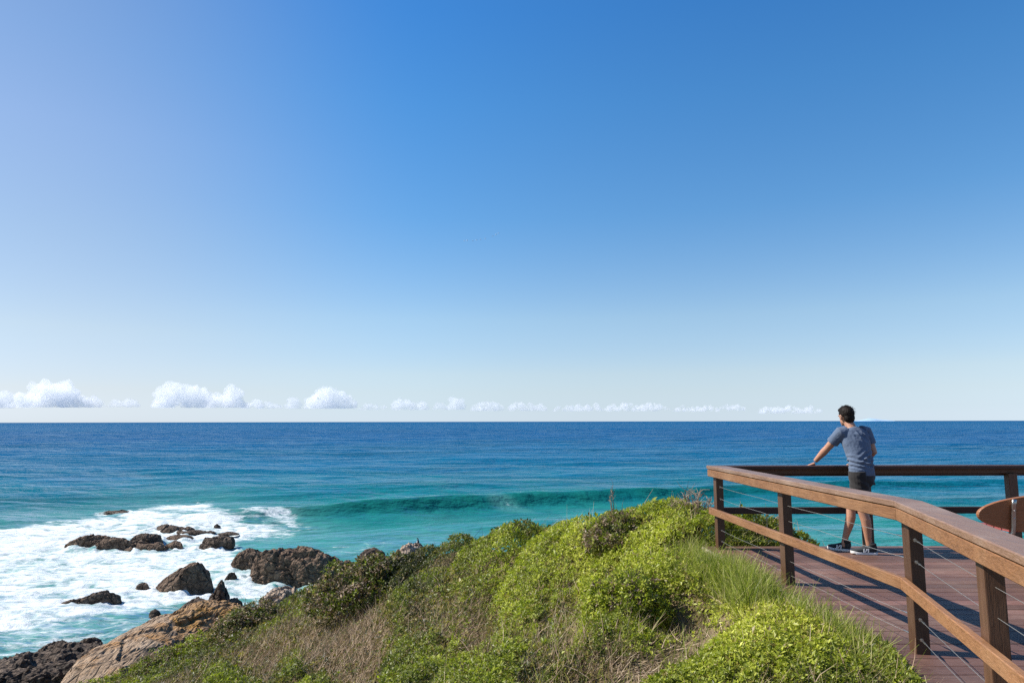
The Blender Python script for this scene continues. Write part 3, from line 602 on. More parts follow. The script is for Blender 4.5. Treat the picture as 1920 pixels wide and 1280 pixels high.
BO = Vector((5.83, 7.15, 0))
bench = thing('bench', BO, 'bench on the deck with a surfboard-shaped brown backrest on bent steel brackets', 'bench')
MB_BACK = mat_wood('surfboard_panel', (.15, .055, .022), (.34, .14, .06), 0, .4, (.25, .10, .045), spec=.4); MB_SEAT = mat_wood('red_slats', (.16, .03, .03), (.30, .075, .07), 0, .5, (.25, .08, .07))
bm = bmesh.new(); n = 56; ln = 2.15; tilt = math.tan(R(10))
prof = []
for i in range(n):
    a = 2*math.pi*i/n; cx = math.cos(a); sx = math.sin(a); u = abs(cx)
    prof.append((ln/2*cx, 0.222*math.copysign(abs(sx)**.98, sx)*(1.0)))
rings = []
for (s, dy) in ((.965, -.022), (1, -.010), (1, .010), (.965, .022)):
    rings.append([bm.verts.new((x*(1 - (1-s)*.2), dy - (zc*s)*tilt*-1 - .0, .60 + zc*s)) for x, zc in prof])
for a, b in zip(rings[:-1], rings[1:]):
    for i in range(n): bm.faces.new((a[i], a[(i+1) % n], b[(i+1) % n], b[i]))
bm.faces.new(rings[0][::-1]); bm.faces.new(rings[-1]); bmesh.ops.recalc_face_normals(bm, faces=bm.faces)
for v in bm.verts: v.co.y = v.co.y - 2*(v.co.z - .6)*tilt
me = bpy.data.meshes.new('backrest'); bm.to_mesh(me); bm.free(); me.materials.append(MB_BACK); link('backrest', me, bench)
for k in range(4):
    mb = MB(); mb.box((.02, .12 + .115*k, .425), (1.46, .102, .032)); mb.build('seat_slat', MB_SEAT, bench, bevel=.004)
for sx in (-.73, 0, .73):
    mb = MB(); mb.tube([(sx, -.078, .752), (sx, -.062, .70), (sx, -.045, .60), (sx, -.035, .50), (sx - .006, -.03, .42), (sx-.02, -.02, .385), (sx-.02, .03, .375), (sx-.02, .5, .375)], [(.024, .012)]*4 + [.018]*4, 10, u=(1, 0, 0))
    br = mb.build('bracket', M_STEEL, bench, smooth=True)
    for z in (.72, .64, .56): mb = MB(); mb.ball((sx, -.075 + (.72-z)*.14, z), (.009, .006, .009), n=5); mb.build('bolt', M_STEEL, br, smooth=True)
for sx in (-.62, .62):
    mb = MB(); mb.tube([(sx, .26, .36), (sx, .26, .01)], .03, 14); lg = mb.build('leg', M_STEEL, bench, smooth=False)
    mb = MB(); mb.box((sx, .26, .006), (.2, .14, .008)); mb.build('base_plate', M_STEEL, lg, bevel=.002)
pl = MB((5.05, 6.93, 0)); pl.box((5.05, 6.93, .012), (.17, .07, .018)); pl.box((5.10, 6.93, .028), (.05, .05, .012))
tag(pl.build('floor_plate', mat_plain('pale_metal', (.6, .56, .5), .45, .3), loc=(5.05, 6.93, 0), bevel=.003), 'small pale metal plate on the planks in front of the bench', 'plate')

# ------------------------------------------------------------------ the man at the rail
PO = Vector((4.12, 8.30, 0))
m, nt, p, out = M_('skin'); n = noise(nt, objc(nt), 9, 4)
L(nt, mix(nt, n, (.31, .145, .085), (.45, .235, .15)), p.inputs['Base Color']); p.inputs['Roughness'].default_value = .5
p.inputs['Subsurface Weight'].default_value = .08; p.inputs['Subsurface Radius'].default_value = (.02, .008, .004); MSKIN = m
def mat_cloth(name, c, rough=.85, sc=260):
    m, nt, p, out = M_(name); n = noise(nt, objc(nt), sc, 3); n2 = noise(nt, objc(nt), 7, 4)
    L(nt, mix(nt, mathn(nt, 'MULTIPLY_ADD', n2, .5, mathn(nt, 'MULTIPLY', n, .5)), tuple(v*.7 for v in c), tuple(v*1.3 for v in c)), p.inputs['Base Color'])
    p.inputs['Roughness'].default_value = rough; p.inputs['Sheen Weight'].default_value = .15; p.inputs['Specular IOR Level'].default_value = .2
    L(nt, bump(nt, n, .25, .002), p.inputs['Normal']); return m
MSHIRT = mat_cloth('slate_blue_cotton', (.088, .118, .175)); MSHORT = mat_cloth('black_cotton', (.022, .02, .02)); MSHOE = mat_cloth('dark_mesh_fabric', (.028, .033, .036), sc=500)
MHAIR = mat_plain('dark_brown_hair', (.010, .006, .004), .55, 0, 120, .5, .5, .15); MWHITE = mat_plain('off_white_rubber', (.72, .70, .66), .6, 0, 60, .08, .05); MEYE = mat_plain('eye_white', (.7, .68, .65), .2)
man = thing('person', PO, 'man in slate blue t-shirt and black shorts leaning on the railing, looking out to sea', 'person')
hd = Vector((4.135, 8.50, 1.600)); fwd = Vector((-.13, .97, -.10)).normalized(); rgt = fwd.cross(Vector((0, 0, 1))).normalized(); upv = rgt.cross(fwd)
HM = Matrix((rgt, fwd, upv)).transposed()          # head-local: x right, y forward, z up
def H(x, y, z): return hd + HM @ Vector((x, y, z))
shu = Vector((.93, .30, .0)).normalized(); hpu = Vector((.80, .60, 0)).normalized()
ShL = Vector((3.995, 8.37, 1.405)); ShR = Vector((4.345, 8.47, 1.415))
ElL = Vector((3.888, 8.52, 1.215)); WrL = Vector((3.795, 8.665, 1.052)); ElR = Vector((4.405, 8.42, 1.17)); WrR = Vector((4.33, 8.60, 1.05))
HpL = Vector((4.10, 8.22, .90)); HpR = Vector((4.235, 8.32, .90)); KnL = Vector((4.125, 8.215, .485)); KnR = Vector((4.085, 8.42, .485))
AnL = Vector((4.185, 8.225, .095)); AnR = Vector((3.99, 8.43, .10))
SPINE = [(Vector((4.17, 8.27, .86)), hpu, .150, .105), (Vector((4.17, 8.275, .95)), hpu, .160, .112), (Vector((4.172, 8.285, 1.05)), (hpu+shu)/2, .148, .100), (Vector((4.172, 8.315, 1.15)), shu, .150, .100),
         (Vector((4.17, 8.36, 1.26)), shu, .168, .108), (Vector((4.17, 8.40, 1.34)), shu, .182, .106), (Vector((4.17, 8.425, 1.405)), shu, .172, .085), (Vector((4.165, 8.44, 1.45)), shu, .098, .066)]
def body(mb, g=0.0, torso=True):
    mb.tube([s[0] for s in SPINE], [(s[2]+g, s[3]+g) for s in SPINE], 24, u=[s[1] for s in SPINE])
b = MB(PO); body(b, -.012)
b.tube([Vector((4.165, 8.425, 1.41)), Vector((4.158, 8.445, 1.465)), Vector((4.148, 8.475, 1.53)), Vector((4.14, 8.49, 1.57))], [.075, .060, .056, .058], 16)
b.ball(H(0, -.005, .025), (.076, .096, .100), HM, 14); b.ball(H(0, .030, -.045), (.058, .066, .062), HM, 12)      # skull, jaw
b.ball(H(0, .082, -.085), (.024, .020, .018), HM, 8); b.ball(H(0, .098, -.018), (.013, .022, .024), HM, 8)          # chin, nose
b.ball(H(0, .094, -.055), (.026, .012, .010), HM, 8)                                                              # lips
for sx in (-1, 1):
    b.ball(H(.078*sx, -.004, -.008), (.012, .022, .034), HM, 8); b.ball(H(.03*sx, .086, .022), (.026, .014, .010), HM, 8)
def limb(pts, rad, n=16): b.tube(pts, rad, n)
def lerp(a, c, t): return a.lerp(c, t)
limb([ShL + Vector((.03, 0, -.01)), ShL, lerp(ShL, ElL, .3), lerp(ShL, ElL, .65), ElL, lerp(ElL, WrL, .28), lerp(ElL, WrL, .65), WrL], [.062, .060, .052, .047, .041, .044, .035, .027])
limb([ShR + Vector((-.03, 0, -.01)), ShR, lerp(ShR, ElR, .3), lerp(ShR, ElR, .65), ElR, lerp(ElR, WrR, .28), lerp(ElR, WrR, .65), WrR], [.062, .060, .052, .047, .041, .044, .035, .027])
for Hp, Kn, An, s in ((HpL, KnL, AnL, 0), (HpR, KnR, AnR, 1)):
    back = Vector((.6, -.75, 0))
    limb([Hp + Vector((0, 0, .01)), Hp + Vector((0, 0, -.01)), lerp(Hp, Kn, .3), lerp(Hp, Kn, .7), Kn, lerp(Kn, An, .22) + back*.016, lerp(Kn, An, .45) + back*.014, lerp(Kn, An, .8), An, An + Vector((0, 0, -.05))], [.095, .096, .083, .062, .055, .056, .051, .036, .034, .038], 18)
def hand(w, d, side, flat=1.0, down=Vector((0, 0, -1))):
    """palm and five fingers lying on the rail; d: finger direction, side: towards the thumb"""
    d = d.normalized(); side = (side - d*side.dot(d)).normalized(); nrm = Vector((0, 0, 1))
    b.tube([w, w + d*.03 + down*.004, w + d*.07 + down*.012, w + d*.092 + down*.016], [(.026, .019), (.034, .016), (.040, .014), (.036, .011)], 12, u=side)
    for k, (o_, l) in enumerate(((.029, .070), (.010, .080), (-.010, .074), (-.028, .058))):
        r0 = w + d*.082 + side*o_ + down*.014; dd = (d + side*o_*4).normalized()
        b.tube([r0, r0 + dd*l*.45 + Vector((0, 0, .004)), r0 + dd*l*.75 + down*.003, r0 + dd*l + down*.011], [.0095, .009, .008, .006], 8)
    t0 = w + d*.03 + side*.026 + down*.006; td = (d*.6 + side*.8).normalized()
    b.tube([t0, t0 + td*.034, t0 + td*.055 + d*.008 + down*.004, t0 + td*.068 + d*.018 + down*.007], [.014, .0115, .010, .007], 8)
hand(WrL + Vector((0, .01, -.030)), Vector((-.72, .42, -.16)), Vector((.6, .8, 0)))
hand(WrR + Vector((0, .01, -.008)), Vector((-.8, .55, -.10)), Vector((-.5, .9, 0)))
bd = b.build('body', MSKIN, man, smooth=True, remesh=.0045, smooth_it=3)
for sx in (-1, 1):
    e = MB(PO); e.ball(H(.03*sx, .088, .006), (.011, .008, .007), HM, 8); e.build('eye', MEYE, man, smooth=True)
def crease(o, fn):
    me = o.data; n = len(me.vertices); co = np.empty(n*3, np.float32); no = np.empty(n*3, np.float32)
    me.vertices.foreach_get('co', co); me.vertices.foreach_get('normal', no); co = co.reshape(-1, 3).astype(float); no = no.reshape(-1, 3)
    co += no*fn(co + np.array(PO))[:, None]; me.vertices.foreach_set('co', co.astype(np.float32).ravel()); me.update()
# hair: skull cap with a ragged lower edge, clear of the face and ears
hb = MB(PO); hb.ball(H(0, -.016, .040), (.082, .098, .094), HM, 14); hb.ball(H(0, -.056, -.018), (.066, .050, .070), HM, 12); hb.ball(H(0, .045, .086), (.062, .054, .038), HM, 12)
hb.ball(H(.0, .01, .112), (.048, .06, .028), HM, 10)
hr = hb.build('hair', MHAIR, man, smooth=True, remesh=.005, smooth_it=2)
crease(hr, lambda q: .005*fbm(q[:, 0]*60, q[:, 1]*60, q[:, 2]*25, 3) + .001 + .003*fbm(q[:, 0]*160, q[:, 1]*160, q[:, 2]*60, 2))
sm = MB(PO); rnd = random.Random(2)
for k in range(420):
    a = rnd.uniform(0, 6.28); e = rnd.uniform(-.35, 1.5); dv = Vector((math.cos(a)*math.cos(e), math.sin(a)*math.cos(e), math.sin(e)))
    if dv.y > .35 and dv.z < .45: continue
    p0 = H(.078*dv.x, -.02 + .092*dv.y, .044 + .088*dv.z); w_ = HM @ (dv*.7 + Vector((rnd.uniform(-.6, .9), rnd.uniform(-.5, .9), rnd.uniform(-.7, .5))))
    l = rnd.uniform(.010, .028); sm.tube([p0, p0 + w_*l*.5, p0 + w_*l + Vector((0, 0, -.008))], [.0022, .0018, .0006], 3)
sm.build('loose_strands', MHAIR, hr)
# t-shirt
b = MB(PO)
b.tube([s[0] for s in SPINE[1:]], [(s[2]+.012+.006*(i < 2), s[3]+.016) for i, s in enumerate(SPINE[1:])], 26, u=[s[1] for s in SPINE[1:]])
b.tube([Vector((4.17, 8.265, .895)), Vector((4.17, 8.27, .95)), Vector((4.172, 8.285, 1.05))], [(.173, .128), (.173, .128), (.16, .115)], 26, u=hpu)
for Sh, El, k in ((ShL, ElL, -1), (ShR, ElR, 1)):
    b.tube([Sh + shu*(-.06*k) + Vector((0, 0, .005)), Sh + Vector((0, 0, .004)), lerp(Sh, El, .30), lerp(Sh, El, .62)], [.076, .075, .070, .071], 18)
b.tube([Vector((4.168, 8.43, 1.43)), Vector((4.162, 8.44, 1.458))], [(.085, .075), (.074, .068)], 18, u=shu)
sh_ = b.build('t_shirt', MSHIRT, man, smooth=True, remesh=.0055, smooth_it=3)
def shirt_f(q):
    x, y, z = q[:, 0]-4.17, q[:, 1]-8.35, q[:, 2]; tor = sstep(.21, .15, np.abs(x))
    s = (z-1.08)*1.0 + x*-.55
    w = .011*np.exp(-((z-1.10)/.09)**2)*np.sin(s*95 + 3*fbm(x*9, y*9, z*6, 2))*sstep(-.14, .05, x)
    w = w + .010*np.exp(-((z-1.06)/.07)**2)*np.sin((z + x*.25)*120 + 4*fbm(x*8, y*8, z*5, 2))
    w = w + .012*np.exp(-((z-1.37)/.055)**2)*np.sin((x*.9 + z*.7)*80 + 3*fbm(x*8, z*8, y*4, 2))*sstep(-.12, .02, x)
    return tor*w + .006*fbm(x*11, y*11, z*9, 4) + .0022*fbm(x*40, y*40, z*40, 2)
crease(sh_, shirt_f)
# shorts
b = MB(PO); b.tube([Vector((4.17, 8.265, .80)), Vector((4.17, 8.265, .88)), Vector((4.17, 8.27, .96))], [(.165, .120), (.168, .125), (.160, .118)], 24, u=hpu)
for Hp, Kn in ((HpL, KnL), (HpR, KnR)): b.tube([Hp + Vector((0, 0, .055)), Hp, lerp(Hp, Kn, .35), lerp(Hp, Kn, .66)], [.106, .108, .103, .095], 20)
so = b.build('shorts', MSHORT, man, smooth=True, remesh=.006, smooth_it=3)
crease(so, lambda q: .007*fbm(q[:, 0]*13, q[:, 1]*13, q[:, 2]*16, 3) + .005*np.sin(q[:, 2]*70 + q[:, 0]*40)*np.exp(-((q[:, 2]-.80)/.06)**2))
# trainers
def shoe(heel, toe, z0, lab):
    d = (toe - heel); Lg = d.length; d = d.normalized(); s = Vector((-d.y, d.x, 0)); P = lambda t, o_, z: heel + d*(Lg*t) + s*o_ + Vector((0, 0, z0 + z))
    # upper
    b = MB(PO); ts = [0.02, .10, .22, .36, .52, .68, .82, .93, .985]; wd = [.022, .034, .038, .039, .043, .047, .046, .034, .014]; hh_ = [.072, .082, .082, .078, .064, .050, .043, .036, .028]
    b.tube([P(t, 0, .018 + h/2) for t, h in zip(ts, hh_)], [(w, h/2 + .004) for w, h in zip(wd, hh_)], 18, u=s)
    b.tube([P(.20, 0, .06), P(.18, 0, .085), P(.17, 0, .105)], [(.038, .05), (.037, .046), (.038, .046)], 16, u=s)
    up_ = b.build('shoe', MSHOE, man, smooth=True, remesh=.004, smooth_it=2); up_['label'] = lab
    b = MB(PO); n = 28; ring = []
    for i in range(n):
        a = 2*math.pi*i/n; t = .5 - .52*math.cos(a); w = np.interp(t, [-.02, .1, .3, .5, .7, .85, .95, 1.02], [.020, .040, .041, .042, .050, .049, .038, .012]); ring.append((t, w*(1 if math.sin(a) > 0 else -1)*min(1, abs(math.sin(a))*2.2)))
    V = [P(t, o_*k, z + (.012 if t > .9 else 0)) for z, k in ((0, .93), (.006, 1), (.022, 1.0), (.027, .95)) for t, o_ in ring]
    b.add(V, [(r*n+i, r*n+(i+1) % n, (r+1)*n+(i+1) % n, (r+1)*n+i) for r in range(3) for i in range(n)] + [tuple(range(n)), tuple(3*n+i for i in range(n))])
    b.build('sole', MWHITE, up_, smooth=False)
    for sg in (1, -1):                              # the white letter N on each side
        b = MB(PO); Q = lambda u, v: P(.36 + .19*u, sg*(.0425 + .004*(u) - .006*v + .001), .030 + .040*v)
        def bar(a, c, w): 
            V = []
            for (u, v) in (a, c):
                for du in (-w, w):
                    for dp_ in (0, .0045): V.append(Q(u+du, v) + s*(sg*dp_))
            b.add(V, [(0, 1, 3, 2), (4, 6, 7, 5), (0, 4, 5, 1), (2, 3, 7, 6), (0, 2, 6, 4), (1, 5, 7, 3)])
        bar((.12, 0), (.0, 1), .12); bar((1.0, 0), (.88, 1), .12); bar((.22, .95), (.78, .05), .14)
        b.build('letter', MWHITE, up_)
    b = MB(PO); b.tube([P(.165, 0, .100), P(.165, 0, .128)], [.044, .041], 16); b.build('sock', MSHORT, up_, smooth=True)
shoe(Vector((4.255, 8.195, 0)), Vector((3.975, 8.25, 0)), .001, 'near shoe, seen from the side with a white N')
shoe(Vector((4.045, 8.385, 0)), Vector((3.845, 8.565, 0)), .001, 'far shoe, pointing away to the railing')

# ------------------------------------------------------------------ birds
MBIRD = mat_plain('white_feathers', (.8, .8, .8), .7); MCORM = mat_plain('black_feathers', (.02, .02, .024), .5); MPALE = mat_plain('pale_breast_feathers', (.55, .53, .5), .7)
def flyer(px, py, k):
    c = at_y(px, py, 420); b = MB(c); h = Vector((.8, .3, 0)).normalized(); s = Vector((-.3, .8, 0)).normalized(); C0 = Vector(c); fl = .25*math.sin(k*2.1)
    b.tube([C0 - h*.55, C0 - h*.3, C0, C0 + h*.3, C0 + h*.5, C0 + h*.62], [.03, .1, .16, .12, .07, .02], 8)
    for sg in (-1, 1):
        w = [C0 + h*.15, C0 + s*sg*.55 + h*.2 + Vector((0, 0, .16+fl)), C0 + s*sg*1.15 - h*.05 + Vector((0, 0, .10+fl))]
        b.tube(w, [(.17, .03), (.13, .02), (.03, .008)], 8, u=h)
    return tag(b.build('gull', MBIRD, loc=tuple(c), smooth=True), 'tiny white bird in the line flying high over the sea', 'bird', 'birds flying in a line')
for k, (px, py) in enumerate([(871, 451), (876, 451), (887, 451), (894, 450), (901, 449), (910, 447), (924, 443), (930, 440), (935, 437)]): flyer(px, py, k)
bp = at_y(783, 1021, 28.9); C0 = Vector(bp); b = MB(bp)
pz = C0.z
cb = thing('seabird', tuple(bp), 'dark seabird standing upright on the rock crown beyond the slope', 'bird')
b.tube([C0 + Vector((.05, 0, -.02)), C0 + Vector((.03, 0, .03)), C0 + Vector((0, 0, .10)), C0 + Vector((-.005, 0, .17)), C0 + Vector((-.0, 0, .225)), C0 + Vector((-.01, 0, .262)), C0 + Vector((-.035, 0, .272)), C0 + Vector((-.085, 0, .262))], [.012, .035, .055, .046, .022, .022, .018, .004], 10)
for sx in (-.02, .02): b.tube([C0 + Vector((0, sx, .05)), C0 + Vector((0, sx, -.05))], .006, 6)
b.build('body', MCORM, cb, smooth=True)
b = MB(bp); b.ball(C0 + Vector((-.022, -.01, .12)), (.038, .042, .062)); b.build('breast', MPALE, cb, smooth=True)

# ------------------------------------------------------------------ vegetation
MLEAF = mat_leaf('leaf', .38); MTWIG = mat_leaf('dry_twig', .12, .8, .15); MGRASS = mat_leaf('grass_blade', .42, .5)
def nrmz(a): return a/(np.linalg.norm(a, axis=-1, keepdims=True) + 1e-9)
def blob(px, py, L_):
    s = 0
    for cx, cy, rx, ry, w in L_: s = s + w*np.exp(-((px-cx)/rx)**2 - ((py-cy)/ry)**2)
    return s
def ground_at(x, y): return tz(x, y)
def canopy(x, y, dry):
    d = np.hypot(x, y); k = np.clip((d/9)**.35, .8, 1.35)
    u_ = x*.961 - y*.276; v_ = (x*.276 + y*.961)*.5
    h = .03 + .16*k*domes(u_, v_, .42, 1) + .34*k*domes(u_ + 3, v_, 1.05, 2) + .07*domes(x, y, .21, 3)
    h = h*(1 - .45*dry)
    e = np.exp(-((x-HOL[0])/.48)**2 - ((y-HOL[1]+.25)/.70)**2); g = np.exp(-(gully(x, y)/.62)**2)
    h = h*(1 - .95*np.clip(e*1.3, 0, 1))*(1 - .92*np.clip(g*1.2, 0, 1))
    de = deck_edge(x, y); h = h*np.where(y < 8.9, .28 + .72*sstep(-.05, .75, de), 1.0)
    return h
DRYB = [(765,1195,95,60,.46), (620,1240,80,50,.48), (480,1240,60,40,.3), (545,1185,60,40,.25), (840,1090,45,40,.22), (1185,1270,80,40,.55), (705,1110,45,35,.2), (900,1200,60,45,.34), (980,1250,70,40,.25), (1060,1190,40,60,.15), (420,1260,70,40,.2), (1290,1150,40,50,.3),
        (1450,1190,190,110,-.9), (1260,1010,110,50,-.35), (1080,1060,110,50,-.22), (880,1050,60,30,-.15), (1170,1140,70,50,-.4), (640,1150,40,30,-.25), (350,1230,60,40,-.2), (1000,1130,60,60,-.12)]
BRB = [(1450,1190,190,120,.6), (1200,1050,170,60,.35), (1000,1120,120,70,.22), (1170,1150,70,50,.2), (1000,1240,90,50,.15), (660,1150,60,40,.2), (690,1085,90,50,-.6), (470,1160,60,40,-.5), (330,1240,90,50,-.3), (790,1065,60,30,-.3), (900,1020,150,22,-.35), (1190,955,90,24,-.45), (880,1060,50,30,-.1), (760,1110,40,50,-.25), (600,1210,40,40,-.2)]
GRB = [(1325,1075,75,50,1.3), (1395,1125,55,40,1.0), (1260,1090,40,30,.4), (1500,1120,50,30,.5), (1690,1265,60,50,.5), (1250,1260,60,40,.35)]
def species(x, y, z):
    px, py = proj(x, y, z); c, s_ = math.cos(.28), math.sin(.28); u = x*c - y*s_; v = x*s_ + y*c; k = np.clip(np.hypot(x, y)/9, .8, 2.5)
    dry = .47 + 1.0*fbm(u*1.5/k, v*.26/k, 3, 4) + .18*fbm(x*2.2, y*2.2, 5, 3) + blob(px, py, DRYB)
    br = .45 + .40*fbm(x*.7, y*.5, 9, 4) + .30*fbm(u*2.2/k, v*.5/k, 19, 3) + blob(px, py, BRB)
    gr = blob(px, py, GRB) + .3*fbm(x*1.3, y*1.3, 12, 3)
    return dry, br, gr
def deck_edge(x, y):
    """distance outside the deck's edge (negative = on the deck)"""
    o = off(PATH, .185); e = np.full(np.shape(x), 99.0); ex = np.where(y < o[1].y, o[0].x + (o[1].x-o[0].x)*(y-o[0].y)/(o[1].y-o[0].y), o[1].x + (o[2].x-o[1].x)*(y-o[1].y)/(o[2].y-o[1].y))
    return np.where(y < 8.85, ex - x, np.where(x > 2.4, y - 8.85, 99))
def scatter(n, dmin=3.0, dmax=47, rmin=-.88, rmax=.62):
    y = np.exp(RNG.uniform(math.log(dmin), math.log(dmax), n)); x = y*RNG.uniform(rmin, rmax, n)
    z = ground_at(x, y); ok = (z > SEA + .55) & (x > -44) & (x < 25) & (deck_edge(x, y) > .0)
    for cx, cy, W_, D_ in ROCKS:
        if cy < 46: ok &= ((x-cx)/(W_*.46))**2 + ((y-cy)/(D_*.46))**2 > 1
    return x[ok], y[ok], z[ok]
def surf_normal(x, y, dry):
    e = .05; f = lambda a, b: ground_at(a, b) + canopy(a, b, dry)
    gx = (f(x+e, y) - f(x-e, y))/(2*e); gy = (f(x, y+e) - f(x, y-e))/(2*e); return nrmz(np.stack([-gx, -gy, np.ones_like(x)], 1))
def leaves(P, Nn, Lf, col, per=5, aspect=.52, spread=.95, lift=.55, jit=.18):
    """sprigs of `per` small folded leaves at the points P"""
    n = len(P); a0 = RNG.uniform(0, 6.28, n); t = nrmz(np.cross(Nn, nrmz(RNG.normal(size=(n, 3))))); b = np.cross(Nn, t); V = []; C = []
    for k in range(per):
        a = a0 + 6.283*k/per + RNG.normal(0, .35, n); el = lift + RNG.normal(0, .35, n)
        dr = nrmz((t*np.cos(a)[:, None] + b*np.sin(a)[:, None])*spread + Nn*el[:, None]); sd_ = nrmz(np.cross(dr, Nn) + RNG.normal(0, .25, (n, 3))); up_ = np.cross(sd_, dr)
        l = (Lf*RNG.uniform(.7, 1.25, n))[:, None]; w = l*aspect*.5; o = P + Nn*(Lf*RNG.uniform(-.4, .6, n))[:, None] + dr*l*.1
        V += [o, o + dr*l*.5 + sd_*w + up_*l*.07, o + dr*l, o + dr*l*.5 - sd_*w + up_*l*.07]
        c = col*(1 + RNG.normal(0, jit, (n, 1))); C += [c]*4
    V = np.stack(V, 1).reshape(-1, 3); C = np.clip(np.stack(C, 1).reshape(-1, 3), .004, .9); return V, np.arange(len(V)).reshape(-1, 4), C
def strands(P, D, Lf, w, col, bend=.3, seg=2):
    """thin tapering stalks or blades from P along D"""
    n = len(P); s_ = nrmz(np.cross(D, nrmz(RNG.normal(size=(n, 3))))); bd = nrmz(RNG.normal(size=(n, 3))*np.array([1, 1, .4])); V = []
    for k in range(seg+1):
        t = k/seg; c = P + D*(Lf*t)[:, None] + bd*(Lf*bend*t*t)[:, None]; ww = (w*(1 - .85*t))[:, None]; V += [c - s_*ww, c + s_*ww]
    V = np.stack(V, 1); m_ = 2*(seg+1); base = np.arange(n)[:, None]*m_
    Fq = np.concatenate([base + np.array([[2*k, 2*k+1, 2*k+3, 2*k+2]]) for k in range(seg)]); return V.reshape(-1, 3), Fq, np.repeat(col, m_, 0)
def pal(t, cols):
    t = np.clip(t, 0, 1)*(len(cols)-1); i = np.clip(t.astype(int), 0, len(cols)-2); f = (t - i)[:, None]; C = np.array(cols); return C[i]*(1-f) + C[i+1]*f
GREENS = [(.034, .040, .012), (.080, .094, .019), (.160, .185, .025), (.265, .30, .030), (.375, .395, .042), (.46, .46, .07)]
DRYS = [(.10, .065, .042), (.24, .165, .11), (.39, .285, .195), (.54, .43, .31)]
# leafy ground cover
x, y, z = scatter(560000); dry, br, gr = species(x, y, z)
keep = (RNG.random(len(x)) < np.clip(1.25 - 2.1*np.clip(dry - .34, 0, 1), .10, 1)) & (RNG.random(len(x)) < 1 - .72*sstep(.45, .9, gr))
d2h = np.exp(-((x-HOL[0])/.42)**2 - ((y-HOL[1]+.15)/.60)**2); keep &= RNG.random(len(x)) > 1.4*d2h; keep &= RNG.random(len(x)) > 1.25*np.exp(-(gully(x, y)/.44)**2)
x, y, z, dry, br = [a[keep] for a in (x, y, z, dry, br)]; dc = sstep(.4, .7, dry)
h = canopy(x, y, dc); dist = np.hypot(x, y); zz = z + h*(1 - .42*RNG.random(len(x))**2.2) + .01
Nn = nrmz(surf_normal(x, y, dc) + RNG.normal(0, .33, (len(x), 3)))
col = pal(br + RNG.normal(0, .13, len(x)) - .25*dc, GREENS)
yel = RNG.random(len(x)) < .10 + .25*dc; col[yel] = pal(RNG.random(yel.sum()), [(.16, .12, .03), (.30, .26, .06)])
V, Fc, C = leaves(np.stack([x, y, zz], 1), Nn, .0205*(dist/4.5)**.66*np.exp(RNG.normal(0, .28, len(x))), col, 5)
tag(link('ground_cover', mesh_np('ground_cover', V, Fc, MLEAF, col=C)), kind='stuff'); print('leaves', len(Fc))
# dry brush: wind-swept dead stalks
x, y, z = scatter(330000); dry, br, gr = species(x, y, z)
g2 = np.exp(-(gully(x, y)/.34)**2); d2h = np.exp(-((x-HOL[0])/.42)**2 - ((y-HOL[1])/.46)**2)
keep = RNG.random(len(x)) < np.clip((dry - .38)*2.2, .05, 1) + .30*d2h + .40*g2
keep &= ~((RNG.random(len(x)) < .93) & (br > 1.0))
x, y, z, dry, g2, d2h = [a[keep] for a in (x, y, z, dry, g2, d2h)]; dc = sstep(.4, .7, dry); dist = np.hypot(x, y); n = len(x)
h = canopy(x, y, dc); D = nrmz(np.array([.55, .35, .75]) + RNG.normal(0, .55, (n, 3))); D[:, 2] = np.where(g2 > .4, D[:, 2]*.25, np.abs(D[:, 2])); D = nrmz(D)
Ls = RNG.uniform(.08, .30, n)*np.clip((dist/7)**.55, .6, 2.2)*(1 - .4*g2)
V, Fc, C = strands(np.stack([x, y, z + h*RNG.uniform(.15, .95, n)], 1), D, Ls, .0027*(dist/5)**.75*RNG.uniform(.6, 1.5, n), pal(RNG.beta(2, 2, n) - .40*d2h + .22*g2, DRYS), .35)
tag(link('dry_brush', mesh_np('dry_brush', V, Fc, MTWIG, col=C)), kind='stuff'); print('twigs', len(Fc))
# grass
x, y, z = [np.concatenate(q) for q in zip(scatter(120000, dmax=30), scatter(200000, 3.4, 12, -.05, .5))]; dry, br, gr = species(x, y, z); e = deck_edge(x, y)
keep = RNG.random(len(x)) < np.clip(sstep(.35, 1.0, gr)*.85 + .45*np.exp(-(e/.24)**2) + .010, 0, 1); x, y, z, gr, e, dry = [a[keep] for a in (x, y, z, gr, e, dry)]; n = len(x); dist = np.hypot(x, y)
D = nrmz(np.array([.1, -.1, 1.0]) + RNG.normal(0, .34, (n, 3))); tall = .16 + .16*RNG.random(n)**1.5
V, Fc, C = strands(np.stack([x, y, z - .01 + .06*RNG.random(n)*sstep(.3, .8, gr)], 1), D, tall*np.clip((dist/6)**.3, .8, 1.5)*(1 - .35*np.exp(-(e/.12)**2)), .0042*(dist/5)**.6*RNG.uniform(.7, 1.3, n), pal(RNG.random(n), [(.11, .14, .02), (.22, .27, .035), (.34, .36, .07), (.48, .41, .21)]), .45, 3)
tag(link('grass', mesh_np('grass', V, Fc, MGRASS, col=C)), kind='stuff'); print('grass', len(Fc))

